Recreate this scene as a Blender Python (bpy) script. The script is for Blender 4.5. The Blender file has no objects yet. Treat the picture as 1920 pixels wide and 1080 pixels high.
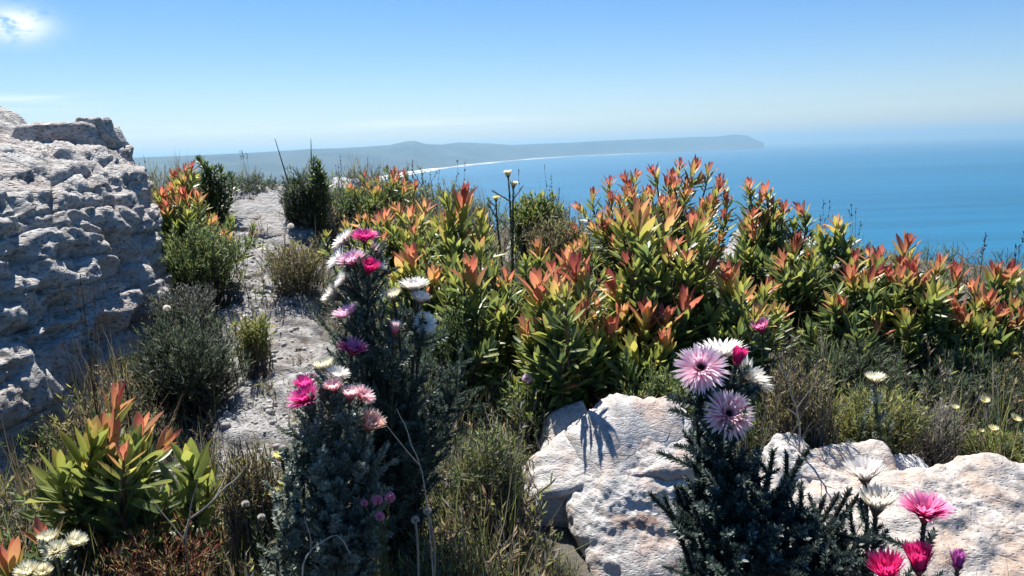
import bpy, bmesh, math, random
import numpy as np
from mathutils import Vector, Matrix

scene = bpy.context.scene
R = math.radians

# ------------------------------------------------------------------ camera
W, H, F = 1920.0, 1080.0, 1507.0           # photograph size and focal length in its pixels
CAM = Vector((0.0, 0.0, 1.2))
PITCH, ROLL = R(9.75), R(1.85)
CM = Matrix.Rotation(R(90) - PITCH, 3, 'X') @ Matrix.Rotation(-ROLL, 3, 'Z')
cam_data = bpy.data.cameras.new('camera')
cam = bpy.data.objects.new('camera', cam_data)
scene.collection.objects.link(cam)
cam_data.sensor_width = 36.0
cam_data.lens = F / W * 36.0
cam_data.clip_start = 0.02
cam_data.clip_end = 200000.0
cam.matrix_world = Matrix.Translation(CAM) @ CM.to_4x4()
scene.camera = cam

# ------------------------------------------------------------------ sun and sky
SUN_ELEV, SUN_AZ = R(59), R(-24)           # azimuth from +Y (view direction), negative = to the left
sun_dir = Vector((math.sin(SUN_AZ) * math.cos(SUN_ELEV), math.cos(SUN_AZ) * math.cos(SUN_ELEV), math.sin(SUN_ELEV)))
sun_data = bpy.data.lights.new('sun', 'SUN')
sun_data.energy = 3.72
sun_data.angle = R(0.53)
sun_data.color = (1.0, 0.955, 0.88)
sun = bpy.data.objects.new('sun', sun_data)
scene.collection.objects.link(sun)
sun.rotation_euler = sun_dir.to_track_quat('Z', 'Y').to_euler()

world = bpy.data.worlds.new('World')
scene.world = world
world.use_nodes = True
wn, wl = world.node_tree.nodes, world.node_tree.links
wn.clear()
def wnode(t, **kw):
    n = wn.new(t)
    for k, v in kw.items():
        setattr(n, k, v)
    return n
sky = wnode('ShaderNodeTexSky', sky_type='NISHITA')
sky.sun_disc = False
sky.sun_elevation = SUN_ELEV
sky.sun_rotation = SUN_AZ
sky.altitude = 200
sky.air_density = 1.0
sky.dust_density = 0.25
sky.ozone_density = 3.5
bg = wnode('ShaderNodeBackground')
bg.inputs['Strength'].default_value = 0.050
wout = wnode('ShaderNodeOutputWorld')
def wmath(op, a, b=None, c=None):
    n = wnode('ShaderNodeMath', operation=op)
    for i, v in enumerate((a, b, c)):
        if v is None: continue
        if isinstance(v, (int, float)): n.inputs[i].default_value = v
        else: wl.new(v, n.inputs[i])
    return n.outputs[0]
tc = wnode('ShaderNodeTexCoord')
sep = wnode('ShaderNodeSeparateXYZ')
wl.new(tc.outputs['Generated'], sep.inputs[0])
az = wmath('ARCTAN2', sep.outputs[0], sep.outputs[1])
el = wmath('ARCSINE', sep.outputs[2])
def wnoise(sx, sy, detail, off=0.0):
    cb = wnode('ShaderNodeCombineXYZ')
    wl.new(wmath('MULTIPLY', az, sx), cb.inputs[0])
    wl.new(wmath('MULTIPLY', el, sy), cb.inputs[1])
    cb.inputs[2].default_value = off
    n = wnode('ShaderNodeTexNoise')
    n.inputs['Scale'].default_value = 1.0
    n.inputs['Detail'].default_value = detail
    n.inputs['Roughness'].default_value = 0.6
    wl.new(cb.outputs[0], n.inputs['Vector'])
    return n.outputs[0]
def wband(e0, w):          # soft band of cloud around the elevation e0
    d = wmath('DIVIDE', wmath('SUBTRACT', el, e0), w)
    return wmath('POWER', 2.718, wmath('MULTIPLY', wmath('MULTIPLY', d, d), -1.0))
def wsmooth(v, a, b):
    n = wnode('ShaderNodeMapRange', interpolation_type='SMOOTHSTEP')
    wl.new(v, n.inputs[0]); n.inputs[1].default_value = a; n.inputs[2].default_value = b
    return n.outputs[0]
# thin streaks low over the horizon, all the way round, and one small puff
streak = wmath('MULTIPLY', wmath('MULTIPLY', wband(R(1.95), R(0.42)), wsmooth(wnoise(7, 170, 7, 5.3), 0.32, 0.60)), wmath('SUBTRACT', 1.0, wmath('MULTIPLY', wsmooth(az, -0.05, 0.15), 0.85)))
streak2 = wmath('MULTIPLY', wmath('MULTIPLY', wband(R(3.7), R(0.55)), wsmooth(wnoise(7, 130, 7, 9.7), 0.42, 0.66)), wsmooth(wmath('MULTIPLY', az, -1.0), 0.42, 0.52))
_d = CM @ Vector(((28 - 960.0) / F, -(46 - 540.0) / F, -1.0))
paz = wmath('DIVIDE', wmath('SUBTRACT', az, math.atan2(_d.x, _d.y)), R(1.7))
pel = wmath('DIVIDE', wmath('SUBTRACT', el, math.atan2(_d.z, math.hypot(_d.x, _d.y))), R(0.85))
pr = wmath('ADD', wmath('MULTIPLY', paz, paz), wmath('MULTIPLY', pel, pel))
puff = wmath('MULTIPLY', wmath('POWER', 2.718, wmath('MULTIPLY', pr, -1.0)), wsmooth(wnoise(46, 70, 9, 1.3), 0.27, 0.52))
cl = wmath('MINIMUM', wmath('ADD', wmath('MULTIPLY', wmath('ADD', streak, streak2), 0.6), wmath('MULTIPLY', puff, 1.15)), 0.92)
mix = wnode('ShaderNodeMix', data_type='RGBA')
wl.new(cl, mix.inputs[0])
hs = wnode('ShaderNodeHueSaturation')          # the clear maritime blue of the photograph
hs.inputs['Saturation'].default_value = 1.36
wl.new(sky.outputs[0], hs.inputs['Color'])
tint = wnode('ShaderNodeMix', data_type='RGBA', blend_type='MULTIPLY')
tint.inputs[0].default_value = 1.0
tint.inputs[7].default_value = (0.88, 0.835, 0.92, 1)
wl.new(hs.outputs[0], tint.inputs[6])
wl.new(tint.outputs[2], mix.inputs[6])
mix.inputs[7].default_value = (8.4, 8.8, 9.4, 1)
wl.new(mix.outputs[2], bg.inputs['Color'])
wl.new(bg.outputs[0], wout.inputs['Surface'])

scene.view_settings.view_transform = 'Standard'
scene.view_settings.look = 'None'
scene.view_settings.gamma = 1.0
scene.view_settings.use_curve_mapping = False
scene.view_settings.exposure = 1.46

scene.render.engine = 'CYCLES'
cy = scene.cycles
cy.use_denoising = True
cy.max_bounces = 6
cy.diffuse_bounces = 3
cy.glossy_bounces = 2
cy.transmission_bounces = 3
cy.transparent_max_bounces = 8
cy.volume_bounces = 0
cy.sample_clamp_indirect = 4.0
cy.caustics_reflective = False
cy.caustics_refractive = False

# ------------------------------------------------------------------ helpers
COL = scene.collection
def ray(px, py):
    return CM @ Vector(((px - 960.0) / F, -(py - 540.0) / F, -1.0))
def P(px, py, Y):
    """world point seen at a pixel of the photograph, Y metres in front of the camera"""
    d = ray(px, py)
    return CAM + d * (Y / d.y)
def Pz(px, py, z):
    d = ray(px, py)
    return CAM + d * ((z - CAM.z) / d.z)

rng = np.random.default_rng(7)
random.seed(7)

# vectorised gradient noise
_perm = np.random.default_rng(11).permutation(256)
_perm = np.concatenate([_perm, _perm, _perm])
_grad = np.random.default_rng(12).normal(size=(256, 3))
_grad /= np.linalg.norm(_grad, axis=1, keepdims=True)
def noise3(p):
    p = np.asarray(p, float)
    i = np.floor(p).astype(int); f = p - i
    i &= 255
    u = f * f * f * (f * (f * 6 - 15) + 10)
    out = 0
    for dx in (0, 1):
        for dy in (0, 1):
            for dz in (0, 1):
                h = _perm[_perm[_perm[(i[..., 0] + dx) & 255] + ((i[..., 1] + dy) & 255)] + ((i[..., 2] + dz) & 255)]
                g = _grad[h]
                d = (f[..., 0] - dx) * g[..., 0] + (f[..., 1] - dy) * g[..., 1] + (f[..., 2] - dz) * g[..., 2]
                w = (u[..., 0] if dx else 1 - u[..., 0]) * (u[..., 1] if dy else 1 - u[..., 1]) * (u[..., 2] if dz else 1 - u[..., 2])
                out = out + d * w
    return out
def fbm(p, octv=4, gain=0.5, lac=2.03):
    p = np.asarray(p, float); a, s = 1.0, 0.0
    for k in range(octv):
        s = s + a * noise3(p + 17.3 * k); p = p * lac; a *= gain
    return s
def ridged(p, octv=4):
    p = np.asarray(p, float); a, s = 1.0, 0.0
    for k in range(octv):
        s = s + a * (1 - 2 * np.abs(noise3(p + 9.1 * k))); p = p * 2.1; a *= 0.5
    return s
def sstep(x, a, b):
    t = np.clip((np.asarray(x, float) - a) / (b - a), 0, 1)
    return t * t * (3 - 2 * t)

def mesh_from(name, V, Fc, mats, col=None, smooth=False, fmat=None):
    """V (n,3); Fc: list of (m,k) index arrays; col (n,3) stored in the point colour attribute Col"""
    me = bpy.data.meshes.new(name)
    V = np.asarray(V, np.float32)
    me.vertices.add(len(V)); me.vertices.foreach_set('co', V.ravel())
    Fc = [np.asarray(f, np.int32) for f in Fc if len(f)]
    loops = np.concatenate([f.ravel() for f in Fc])
    starts, o = [], 0
    for f in Fc:
        starts.append(o + np.arange(len(f)) * f.shape[1]); o += f.size
    starts = np.concatenate(starts)
    me.loops.add(len(loops)); me.loops.foreach_set('vertex_index', loops)
    me.polygons.add(len(starts)); me.polygons.foreach_set('loop_start', starts.astype(np.int32))
    if smooth: me.polygons.foreach_set('use_smooth', np.ones(len(starts), bool))
    if fmat is not None: me.polygons.foreach_set('material_index', np.asarray(fmat, np.int32))
    me.update(calc_edges=True)
    if col is not None:
        at = me.attributes.new('Col', 'FLOAT_COLOR', 'POINT')
        c = np.ones((len(V), 4), np.float32); c[:, :3] = col
        at.data.foreach_set('color', c.ravel())
    for m in (mats if isinstance(mats, (list, tuple)) else [mats]):
        me.materials.append(m)
    return me
def add(name, me, parent=None, loc=None, kind=None, label=None, cat=None, group=None, color=None):
    o = bpy.data.objects.new(name, me)
    COL.objects.link(o)
    if parent is not None: o.parent = parent
    if loc is not None: o.location = loc
    if kind: o['kind'] = kind
    if label: o['label'] = label
    if cat: o['category'] = cat
    if group: o['group'] = group
    o.color = (color[0], color[1], color[2], 1) if color is not None else (0, 0, 0, 1)
    return o
def thing(name, label, cat, loc, group=None):
    return add(name, None, None, loc, None, label, cat, group)

class Acc:
    """collects pieces into one mesh"""
    def __init__(self): self.V, self.F, self.C, self.M, self.n = [], {3: [], 4: []}, [], {3: [], 4: []}, 0
    def put(self, V, Fc, C, mat=0):
        V = np.asarray(V, float).reshape(-1, 3); Fc = np.asarray(Fc)
        self.V.append(V); self.F[Fc.shape[1]].append(Fc + self.n); self.M[Fc.shape[1]].append(np.full(len(Fc), mat))
        C = np.asarray(C, float)
        self.C.append(np.broadcast_to(C, (len(V), 3)) if C.ndim == 1 else C)
        self.n += len(V)
    def mesh(self, name, mats, origin=None, smooth=False):
        V = np.concatenate(self.V)
        if origin is not None: V = V - np.asarray(origin, float)
        Fc = [np.concatenate(self.F[k]) for k in (3, 4) if self.F[k]]
        fm = np.concatenate([np.concatenate(self.M[k]) for k in (3, 4) if self.M[k]])
        return mesh_from(name, V, Fc, mats, np.concatenate(self.C), smooth, fm)

def frames(d, n):
    """rotation matrices with columns (side, length d, face normal ~ n)"""
    d = d / np.linalg.norm(d, axis=1, keepdims=True)
    s = np.cross(d, n); l = np.linalg.norm(s, axis=1, keepdims=True)
    bad = l[:, 0] < 1e-5
    if bad.any():
        s[bad] = np.cross(d[bad], np.array([0.31, 0.77, 0.55])); l = np.linalg.norm(s, axis=1, keepdims=True)
    s = s / l
    return np.stack([s, d, np.cross(s, d)], axis=2)
def instances(T, Rm, pos, S, col):
    """T = (V, F, v); returns arrays of all copies; col (N,2) fills r,g and v fills b, or col (N,3) is used as it is"""
    TV, TF, tv = T
    S = np.asarray(S, float)
    if S.ndim == 1: S = np.stack([S, S, S], 1)
    V = np.einsum('nij,nkj->nki', Rm, TV[None] * S[:, None, :]) + pos[:, None, :]
    N, k = len(pos), len(TV)
    Fc = (TF[None] + (np.arange(N) * k)[:, None, None]).reshape(-1, TF.shape[1])
    col = np.asarray(col, float)
    if col.shape[1] == 2:
        C = np.concatenate([np.repeat(col[:, None, :], k, 1), np.repeat(tv[None, :, None], N, 0)], 2)
    else:
        C = np.repeat(col[:, None, :], k, 1)
    return V.reshape(-1, 3), Fc, C.reshape(-1, 3)
def strip(rows, width, bend=0.0, cup=0.0, cols=1):
    """leaf or blade of unit length along +Y; width: list per row; bend curls along the normal +Z, cup folds the sides up"""
    n = len(width); V, v = [], []
    for i in range(n):
        y = i / (n - 1.0)
        for j in range(cols + 1):
            x = (j / cols - 0.5) * 2
            V.append((x * width[i], y, bend * y * y + cup * width[i] * abs(x) ** 1.5)); v.append(y)
    Fc = []
    for i in range(n - 1):
        for j in range(cols):
            a = i * (cols + 1) + j
            Fc.append((a, a + 1, a + cols + 2, a + cols + 1))
    return np.array(V), np.array(Fc), np.array(v)
def tube(pts, rad, k=5):
    pts = np.asarray(pts, float); n = len(pts)
    rad = np.broadcast_to(np.asarray(rad, float), (n,))
    t = np.gradient(pts, axis=0); t /= np.linalg.norm(t, axis=1, keepdims=True) + 1e-12
    up = np.array([0.3, 0.2, 0.93]) if abs(t[0, 2]) < 0.8 else np.array([0.9, 0.3, 0.1])
    s = np.cross(t, up); s /= np.linalg.norm(s, axis=1, keepdims=True)
    b = np.cross(s, t)
    a = np.arange(k) * 2 * np.pi / k
    V = pts[:, None] + rad[:, None, None] * (np.cos(a)[None, :, None] * s[:, None] + np.sin(a)[None, :, None] * b[:, None])
    Fc = []
    for i in range(n - 1):
        for j in range(k):
            Fc.append((i * k + j, i * k + (j + 1) % k, (i + 1) * k + (j + 1) % k, (i + 1) * k + j))
    return V.reshape(-1, 3), np.array(Fc)
def bez(a, b, c, d, n=14):
    t = np.linspace(0, 1, n)[:, None]
    a, b, c, d = (np.asarray(x, float) for x in (a, b, c, d))
    return (1 - t) ** 3 * a + 3 * (1 - t) ** 2 * t * b + 3 * (1 - t) * t * t * c + t ** 3 * d
def along(pts, s):
    """points and tangents at fractions s of the polyline's length"""
    pts = np.asarray(pts, float)
    L = np.concatenate([[0], np.cumsum(np.linalg.norm(np.diff(pts, axis=0), axis=1))])
    x = np.clip(np.asarray(s, float), 0, 1) * L[-1]
    q = np.stack([np.interp(x, L, pts[:, k]) for k in range(3)], 1)
    e = L[-1] * 0.03
    t = np.stack([np.interp(np.minimum(x + e, L[-1]), L, pts[:, k]) - np.interp(np.maximum(x - e, 0), L, pts[:, k]) for k in range(3)], 1)
    return q, t / (np.linalg.norm(t, axis=1, keepdims=True) + 1e-12), L[-1]
def perp(t):
    a = np.where(np.abs(t[:, 2:3]) < 0.9, np.array([[0, 0, 1.0]]), np.array([[1.0, 0, 0]]))
    u = np.cross(t, a); u /= np.linalg.norm(u, axis=1, keepdims=True)
    return u, np.cross(t, u)

# ------------------------------------------------------------------ materials
def new_mat(name):
    m = bpy.data.materials.new(name); m.use_nodes = True
    nt = m.node_tree; nt.nodes.clear()
    return m, nt
class NT:
    def __init__(s, nt): s.nt = nt
    def n(s, t, ins=None, **kw):
        nd = s.nt.nodes.new(t)
        for k, v in kw.items(): setattr(nd, k, v)
        for k, v in (ins or {}).items():
            if hasattr(v, 'is_output') or isinstance(v, bpy.types.NodeSocket): s.nt.links.new(v, nd.inputs[k])
            else: nd.inputs[k].default_value = v
        return nd
    def math(s, op, a, b=0.0):
        return s.n('ShaderNodeMath', {0: a, 1: b}, operation=op).outputs[0]
    def noise(s, vec, scale, detail=6, rough=0.6, dist=0.0):
        return s.n('ShaderNodeTexNoise', {'Vector': vec, 'Scale': scale, 'Detail': detail, 'Roughness': rough, 'Distortion': dist}).outputs[0]
    def ramp(s, fac, stops, interp='LINEAR'):
        nd = s.n('ShaderNodeValToRGB', {0: fac}); cr = nd.color_ramp; cr.interpolation = interp
        while len(cr.elements) < len(stops): cr.elements.new(0.5)
        for e, (p, c) in zip(cr.elements, stops): e.position = p; e.color = (*c, 1)
        return nd.outputs[0]
    def mix(s, fac, a, b, blend='MIX'):
        nd = s.n('ShaderNodeMix', {0: fac}, data_type='RGBA', blend_type=blend)
        for i, v in ((6, a), (7, b)):
            if isinstance(v, bpy.types.NodeSocket): s.nt.links.new(v, nd.inputs[i])
            else: nd.inputs[i].default_value = (*v, 1)
        return nd.outputs[2]
    def out(s, sh): s.n('ShaderNodeOutputMaterial', {'Surface': sh})

def leaf_surface(N, col, trans=0.35, rough=0.42, spec=0.4, tboost=1.5):
    bs = N.n('ShaderNodeBsdfPrincipled', {'Base Color': col, 'Roughness': rough, 'Specular IOR Level': spec})
    tcol = N.n('ShaderNodeHueSaturation', {'Color': col, 'Saturation': 1.0, 'Value': tboost}).outputs[0]
    tr = N.n('ShaderNodeBsdfTranslucent', {'Color': tcol})
    N.out(N.n('ShaderNodeMixShader', {0: trans, 1: bs.outputs[0], 2: tr.outputs[0]}).outputs[0])

def leaf_material():
    m, nt = new_mat('conebush_leaf'); N = NT(nt)
    at = N.n('ShaderNodeAttribute', attribute_name='Col'); sp = N.n('ShaderNodeSeparateColor', {0: at.outputs[0]})
    oi = N.n('ShaderNodeObjectInfo'); so = N.n('ShaderNodeSeparateColor', {0: oi.outputs['Color']})
    t = N.math('ADD', sp.outputs[0], so.outputs[0]); rnd = N.math('ADD', sp.outputs[1], so.outputs[1]); v = sp.outputs[2]
    gc = N.n('ShaderNodeNewGeometry')
    nz = N.noise(gc.outputs['Position'], 90, 3)
    x = N.math('ADD', N.math('ADD', t, N.math('MULTIPLY', N.math('SUBTRACT', v, 0.55), 0.22)), N.math('MULTIPLY', N.math('SUBTRACT', nz, 0.5), 0.12))
    c = N.ramp(x, [(0.0, (0.045, 0.075, 0.038)), (0.26, (0.120, 0.165, 0.055)), (0.44, (0.270, 0.300, 0.066)), (0.58, (0.400, 0.350, 0.085)),
                   (0.71, (0.550, 0.280, 0.125)), (0.86, (0.470, 0.150, 0.095)), (1.0, (0.250, 0.055, 0.050))])
    br = N.math('ADD', 0.72, N.math('MULTIPLY', rnd, 0.6))
    c = N.mix(1.0, c, N.n('ShaderNodeCombineColor', {0: br, 1: br, 2: br}).outputs[0], 'MULTIPLY')
    leaf_surface(N, c, 0.40, 0.42, 0.55, 1.45)
    return m
M_LEAF = leaf_material()

def vcol_material(name, trans=0.25, rough=0.6, spec=0.3, amp=0.5, scale=140):
    m, nt = new_mat(name); N = NT(nt)
    at = N.n('ShaderNodeAttribute', attribute_name='Col')
    gc = N.n('ShaderNodeNewGeometry')
    nz = N.noise(gc.outputs['Position'], scale, 3)
    f = N.math('ADD', 1 - amp / 2, N.math('MULTIPLY', nz, amp))
    c = N.mix(1.0, at.outputs[0], N.n('ShaderNodeCombineColor', {0: f, 1: f, 2: f}).outputs[0], 'MULTIPLY')
    if trans > 0: leaf_surface(N, c, trans, rough, spec, 1.35)
    else: N.out(N.n('ShaderNodeBsdfPrincipled', {'Base Color': c, 'Roughness': rough, 'Specular IOR Level': spec}).outputs[0])
    return m
M_FOL = vcol_material('heath_foliage', 0.42, 0.55, 0.35)
M_SCALE = vcol_material('scale_leaf', 0.25, 0.48, 0.40, 0.4)
M_TWIG = vcol_material('twig_bark', 0.0, 0.75, 0.2, 0.8, 220)
M_GRASS = vcol_material('grass_blade', 0.42, 0.5, 0.35, 0.4)
M_PETAL = vcol_material('papery_bract', 0.42, 0.5, 0.3, 0.16, 400)

def rock_material(name, base, light, dark, warm, warm_amt, scale=1.0, bump=0.6, spots=0.5, rough=0.88, pitty=0.3, bdist=0.02):
    m, nt = new_mat(name); N = NT(nt)
    tcn = N.n('ShaderNodeTexCoord'); o = tcn.outputs['Object']
    st = N.n('ShaderNodeMapping', {'Vector': o, 'Scale': (1.0, 1.0, 2.6)}).outputs[0]
    big = N.noise(o, 3.2 * scale, 8, 0.62, 0.4)
    mid = N.noise(st, 15 * scale, 8, 0.66, 0.6)
    fine = N.noise(o, 75 * scale, 6, 0.7)
    lich = N.noise(o, 26 * scale, 5, 0.6, 0.8)
    c = N.ramp(mid, [(0.30, dark), (0.45, base), (0.62, light), (0.75, base)])
    c = N.mix(N.ramp(big, [(0.47, (0, 0, 0)), (0.62, (warm_amt,) * 3)]), c, warm)
    c = N.mix(N.ramp(lich, [(0.60, (0, 0, 0)), (0.68, (spots,) * 3)]), c, dark)
    c = N.mix(N.ramp(fine, [(0.35, (0.55,) * 3), (0.5, (0, 0, 0))]), c, tuple(x * 0.45 for x in base))
    stain = N.n('ShaderNodeSeparateColor', {0: N.n('ShaderNodeAttribute', attribute_name='Col').outputs[0]}).outputs[0]
    c = N.mix(N.math('MULTIPLY', stain, N.ramp(mid, [(0.3, (1, 1, 1)), (0.7, (0.45,) * 3)])), c, (0.20, 0.105, 0.07))
    pits = N.n('ShaderNodeTexVoronoi', {'Vector': st, 'Scale': 42 * scale, 'Randomness': 1.0}).outputs[0]
    c = N.mix(N.ramp(pits, [(0.0, (pitty,) * 3), (0.30, (0, 0, 0))]), c, tuple(x * 0.25 for x in base))
    vor = N.n('ShaderNodeTexVoronoi', {'Vector': st, 'Scale': 5.5 * scale, 'Randomness': 1.0}, feature='DISTANCE_TO_EDGE').outputs[0]
    h = N.math('ADD', N.math('ADD', N.math('MULTIPLY', mid, 1.0), N.math('MULTIPLY', fine, 0.35)), N.math('ADD', N.math('MULTIPLY', N.math('MINIMUM', vor, 0.05), 3.0), N.math('MULTIPLY', N.math('MINIMUM', pits, 0.35), 1.2)))
    bp = N.n('ShaderNodeBump', {'Height': h, 'Strength': bump, 'Distance': bdist / scale})
    N.out(N.n('ShaderNodeBsdfPrincipled', {'Base Color': c, 'Roughness': rough, 'Specular IOR Level': 0.25, 'Normal': bp.outputs[0]}).outputs[0])
    return m
M_ROCK_GREY = rock_material('grey_sandstone', (0.54, 0.515, 0.485), (0.68, 0.66, 0.63), (0.16, 0.155, 0.15), (0.52, 0.43, 0.38), 0.6, 1.0, 1.0, 0.75, pitty=0.7, bdist=0.035)
M_ROCK_PALE = rock_material('pale_sandstone', (0.46, 0.440, 0.42), (0.58, 0.565, 0.55), (0.24, 0.22, 0.21), (0.46, 0.30, 0.22), 0.55, 2.6, 0.55, 0.35)
M_ROCK_WARM = rock_material('orange_sandstone', (0.46, 0.400, 0.35), (0.57, 0.53, 0.49), (0.27, 0.25, 0.24), (0.54, 0.34, 0.22), 0.6, 2.2, 0.5, 0.3)
M_ROCK_PATH = rock_material('path_sandstone', (0.255, 0.25, 0.245), (0.42, 0.41, 0.40), (0.08, 0.076, 0.076), (0.24, 0.20, 0.17), 0.6, 2.0, 1.0, 0.7, pitty=0.6)
M_ROCK_WHITE = rock_material('white_sandstone', (0.48, 0.48, 0.48), (0.66, 0.66, 0.65), (0.20, 0.20, 0.21), (0.50, 0.44, 0.38), 0.5, 3.0, 0.7, 0.4)

def soil_material():
    m, nt = new_mat('peaty_soil'); N = NT(nt)
    o = N.n('ShaderNodeTexCoord').outputs['Object']
    a = N.noise(o, 6, 8, 0.65); b = N.noise(o, 120, 5, 0.7)
    c = N.mix(a, (0.045, 0.040, 0.033), (0.13, 0.115, 0.095)); c = N.mix(N.math('MULTIPLY', b, 0.6), c, (0.20, 0.19, 0.17))
    bp = N.n('ShaderNodeBump', {'Height': b, 'Strength': 0.6, 'Distance': 0.01})
    N.out(N.n('ShaderNodeBsdfPrincipled', {'Base Color': c, 'Roughness': 0.95, 'Specular IOR Level': 0.1, 'Normal': bp.outputs[0]}).outputs[0])
    return m
M_SOIL = soil_material()
# ------------------------------------------------------------------ the ground and what lies far off
SEA = -200.0
def ground_z(x, y):
    x = np.asarray(x, float); y = np.asarray(y, float)
    yc = 5.6 - 2.3 * sstep(x, -1.6, 0.9) - 0.5 * sstep(x, 1.2, 3.0)
    over = np.maximum(y - yc, 0)
    z = 0.26 + 0.135 * np.minimum(y, yc) - 0.55 * (np.sqrt(over * over + 0.09) - 0.3)
    r = np.hypot(x, y)
    side = np.maximum(np.abs(x + 0.6) - 4.0, 0)
    z = z - 0.35 * side - 0.30 * np.maximum(-y - 6.0, 0)
    n = fbm(np.stack([x * 0.9, y * 0.9, 0 * x], -1), 3) * 0.07 + fbm(np.stack([x * 5, y * 5, 0 * x + 4], -1), 2) * 0.012
    far = fbm(np.stack([x * 0.02, y * 0.02, 0 * x + 2], -1), 4) * np.minimum(12, np.maximum(r - 12, 0) * 0.10)
    return np.maximum(z + n + far, SEA - 8)
def gz(x, y): return float(ground_z(np.array([x]), np.array([y]))[0])
def ground_hit(px, py):
    d = ray(px, py); t = 0.3
    while t < 9:
        q = CAM + d * t
        if q.z <= gz(q.x, q.y): return q
        t += 0.02
    return CAM + d * 5

na, nr = 400, 300
ang = np.linspace(0, 2 * np.pi, na, endpoint=False)
rad = 0.12 * (1100 / 0.12) ** (np.linspace(0, 1, nr))
A, Q = np.meshgrid(ang, rad)
GX, GY = (Q * np.sin(A)).ravel(), (Q * np.cos(A)).ravel()
GZ = ground_z(GX, GY)
idx = np.arange(na * nr).reshape(nr, na)
Fq = np.stack([idx[:-1], np.roll(idx, -1, 1)[:-1], np.roll(idx, -1, 1)[1:], idx[1:]], -1).reshape(-1, 4)[:, ::-1]
Vg = np.concatenate([np.stack([GX, GY, GZ], 1), [[0, 0, gz(0, 0)]]])
cap = np.stack([idx[0], np.roll(idx[0], -1), np.full(na, na * nr)], 1)
add('ground', mesh_from('ground', Vg, [cap, Fq], M_SOIL, smooth=True), kind='structure')

# sea
def sea_material():
    m, nt = new_mat('sea_water'); N = NT(nt)
    o = N.n('ShaderNodeTexCoord').outputs['Object']
    rot = N.n('ShaderNodeMapping', {'Vector': o, 'Rotation': (0, 0, R(9)), 'Scale': (0.14, 1.0, 1.0)}).outputs[0]
    sw = N.noise(rot, 0.0085, 5, 0.55, 0.4)
    ch = N.noise(rot, 0.06, 4, 0.6)
    big = N.noise(rot, 0.0011, 3, 0.5)
    c = N.mix(N.ramp(big, [(0.35, (0, 0, 0)), (0.68, (1, 1, 1))]), (0.005, 0.098, 0.195), (0.009, 0.122, 0.230))
    c = N.mix(N.ramp(sw, [(0.46, (0, 0, 0)), (0.74, (0.6,) * 3)]), c, (0.003, 0.066, 0.118))
    h = N.math('ADD', N.math('MULTIPLY', sw, 9.0), N.math('MULTIPLY', ch, 1.6))
    bp = N.n('ShaderNodeBump', {'Height': h, 'Strength': 0.55, 'Distance': 1.0})
    N.out(N.n('ShaderNodeBsdfPrincipled', {'Base Color': c, 'Roughness': 0.45, 'IOR': 1.333, 'Specular IOR Level': 0.28, 'Normal': bp.outputs[0]}).outputs[0])
    return m
nseg = 128
a = np.linspace(0, 2 * np.pi, nseg, endpoint=False)
Vs, Fs = [(0, 0, SEA)], []
rings = [300, 1500, 6000, 20000, 45000, 110000]
for r_ in rings: Vs += [(r_ * math.sin(t), r_ * math.cos(t), SEA) for t in a]
tri = [(0, 1 + (j + 1) % nseg, 1 + j) for j in range(nseg)]
for k in range(len(rings) - 1):
    for j in range(nseg):
        b0 = 1 + k * nseg; Fs.append((b0 + j, b0 + (j + 1) % nseg, b0 + nseg + (j + 1) % nseg, b0 + nseg + j))
add('sea', mesh_from('sea', Vs, [np.array(tri), np.array(Fs)], sea_material()), kind='structure')

# far coast: a plain behind the beach, rising to the hills on the skyline
def simple_mat(name, c1, c2, scale, rough=0.9):
    m, nt = new_mat(name); N = NT(nt)
    o = N.n('ShaderNodeTexCoord').outputs['Object']
    N.out(N.n('ShaderNodeBsdfPrincipled', {'Base Color': N.mix(N.ramp(N.noise(o, scale, 6), [(0.38, (0, 0, 0)), (0.62, (1, 1, 1))]), c1, c2), 'Roughness': rough, 'Specular IOR Level': 0.1}).outputs[0])
    return m
M_HILL = simple_mat('coastal_scrub', (0.016, 0.030, 0.032), (0.055, 0.065, 0.060), 0.0012)
M_SAND = simple_mat('beach_sand', (0.66, 0.62, 0.54), (0.78, 0.75, 0.68), 0.002)
M_SURF = simple_mat('surf_foam', (0.45, 0.52, 0.56), (0.80, 0.82, 0.83), 0.004)
sky_px = [(-900, 330), (-300, 314), (0, 304), (200, 298), (330, 293), (420, 289), (500, 285), (590, 279), (640, 278), (690, 275), (735, 272), (765, 265), (780, 264), (800, 270), (830, 271),
          (860, 267), (900, 268), (960, 272), (1000, 270), (1060, 268), (1150, 263), (1230, 260), (1300, 257), (1345, 256), (1378, 252), (1400, 254), (1418, 263), (1432, 268)]
coast_px = [(-900, 520), (300, 455), (470, 398), (560, 372), (640, 352), (700, 338), (790, 322), (880, 310), (1000, 298), (1100, 292), (1190, 288), (1300, 284), (1380, 281), (1432, 279)]
def coast_point(px):
    py = np.interp(px, [c[0] for c in coast_px], [c[1] for c in coast_px])
    q = Pz(px, py, SEA)
    return math.atan2(q.x, q.y), math.hypot(q.x, q.y)
ncol, nrow = 520, 56
cols = np.linspace(-900, 1432, ncol)
Vl = np.zeros((nrow, ncol, 3))
ridge = np.interp(cols, [-900, 420, 780, 1000, 1432], [11000, 13000, 15500, 20000, 27500])
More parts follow.
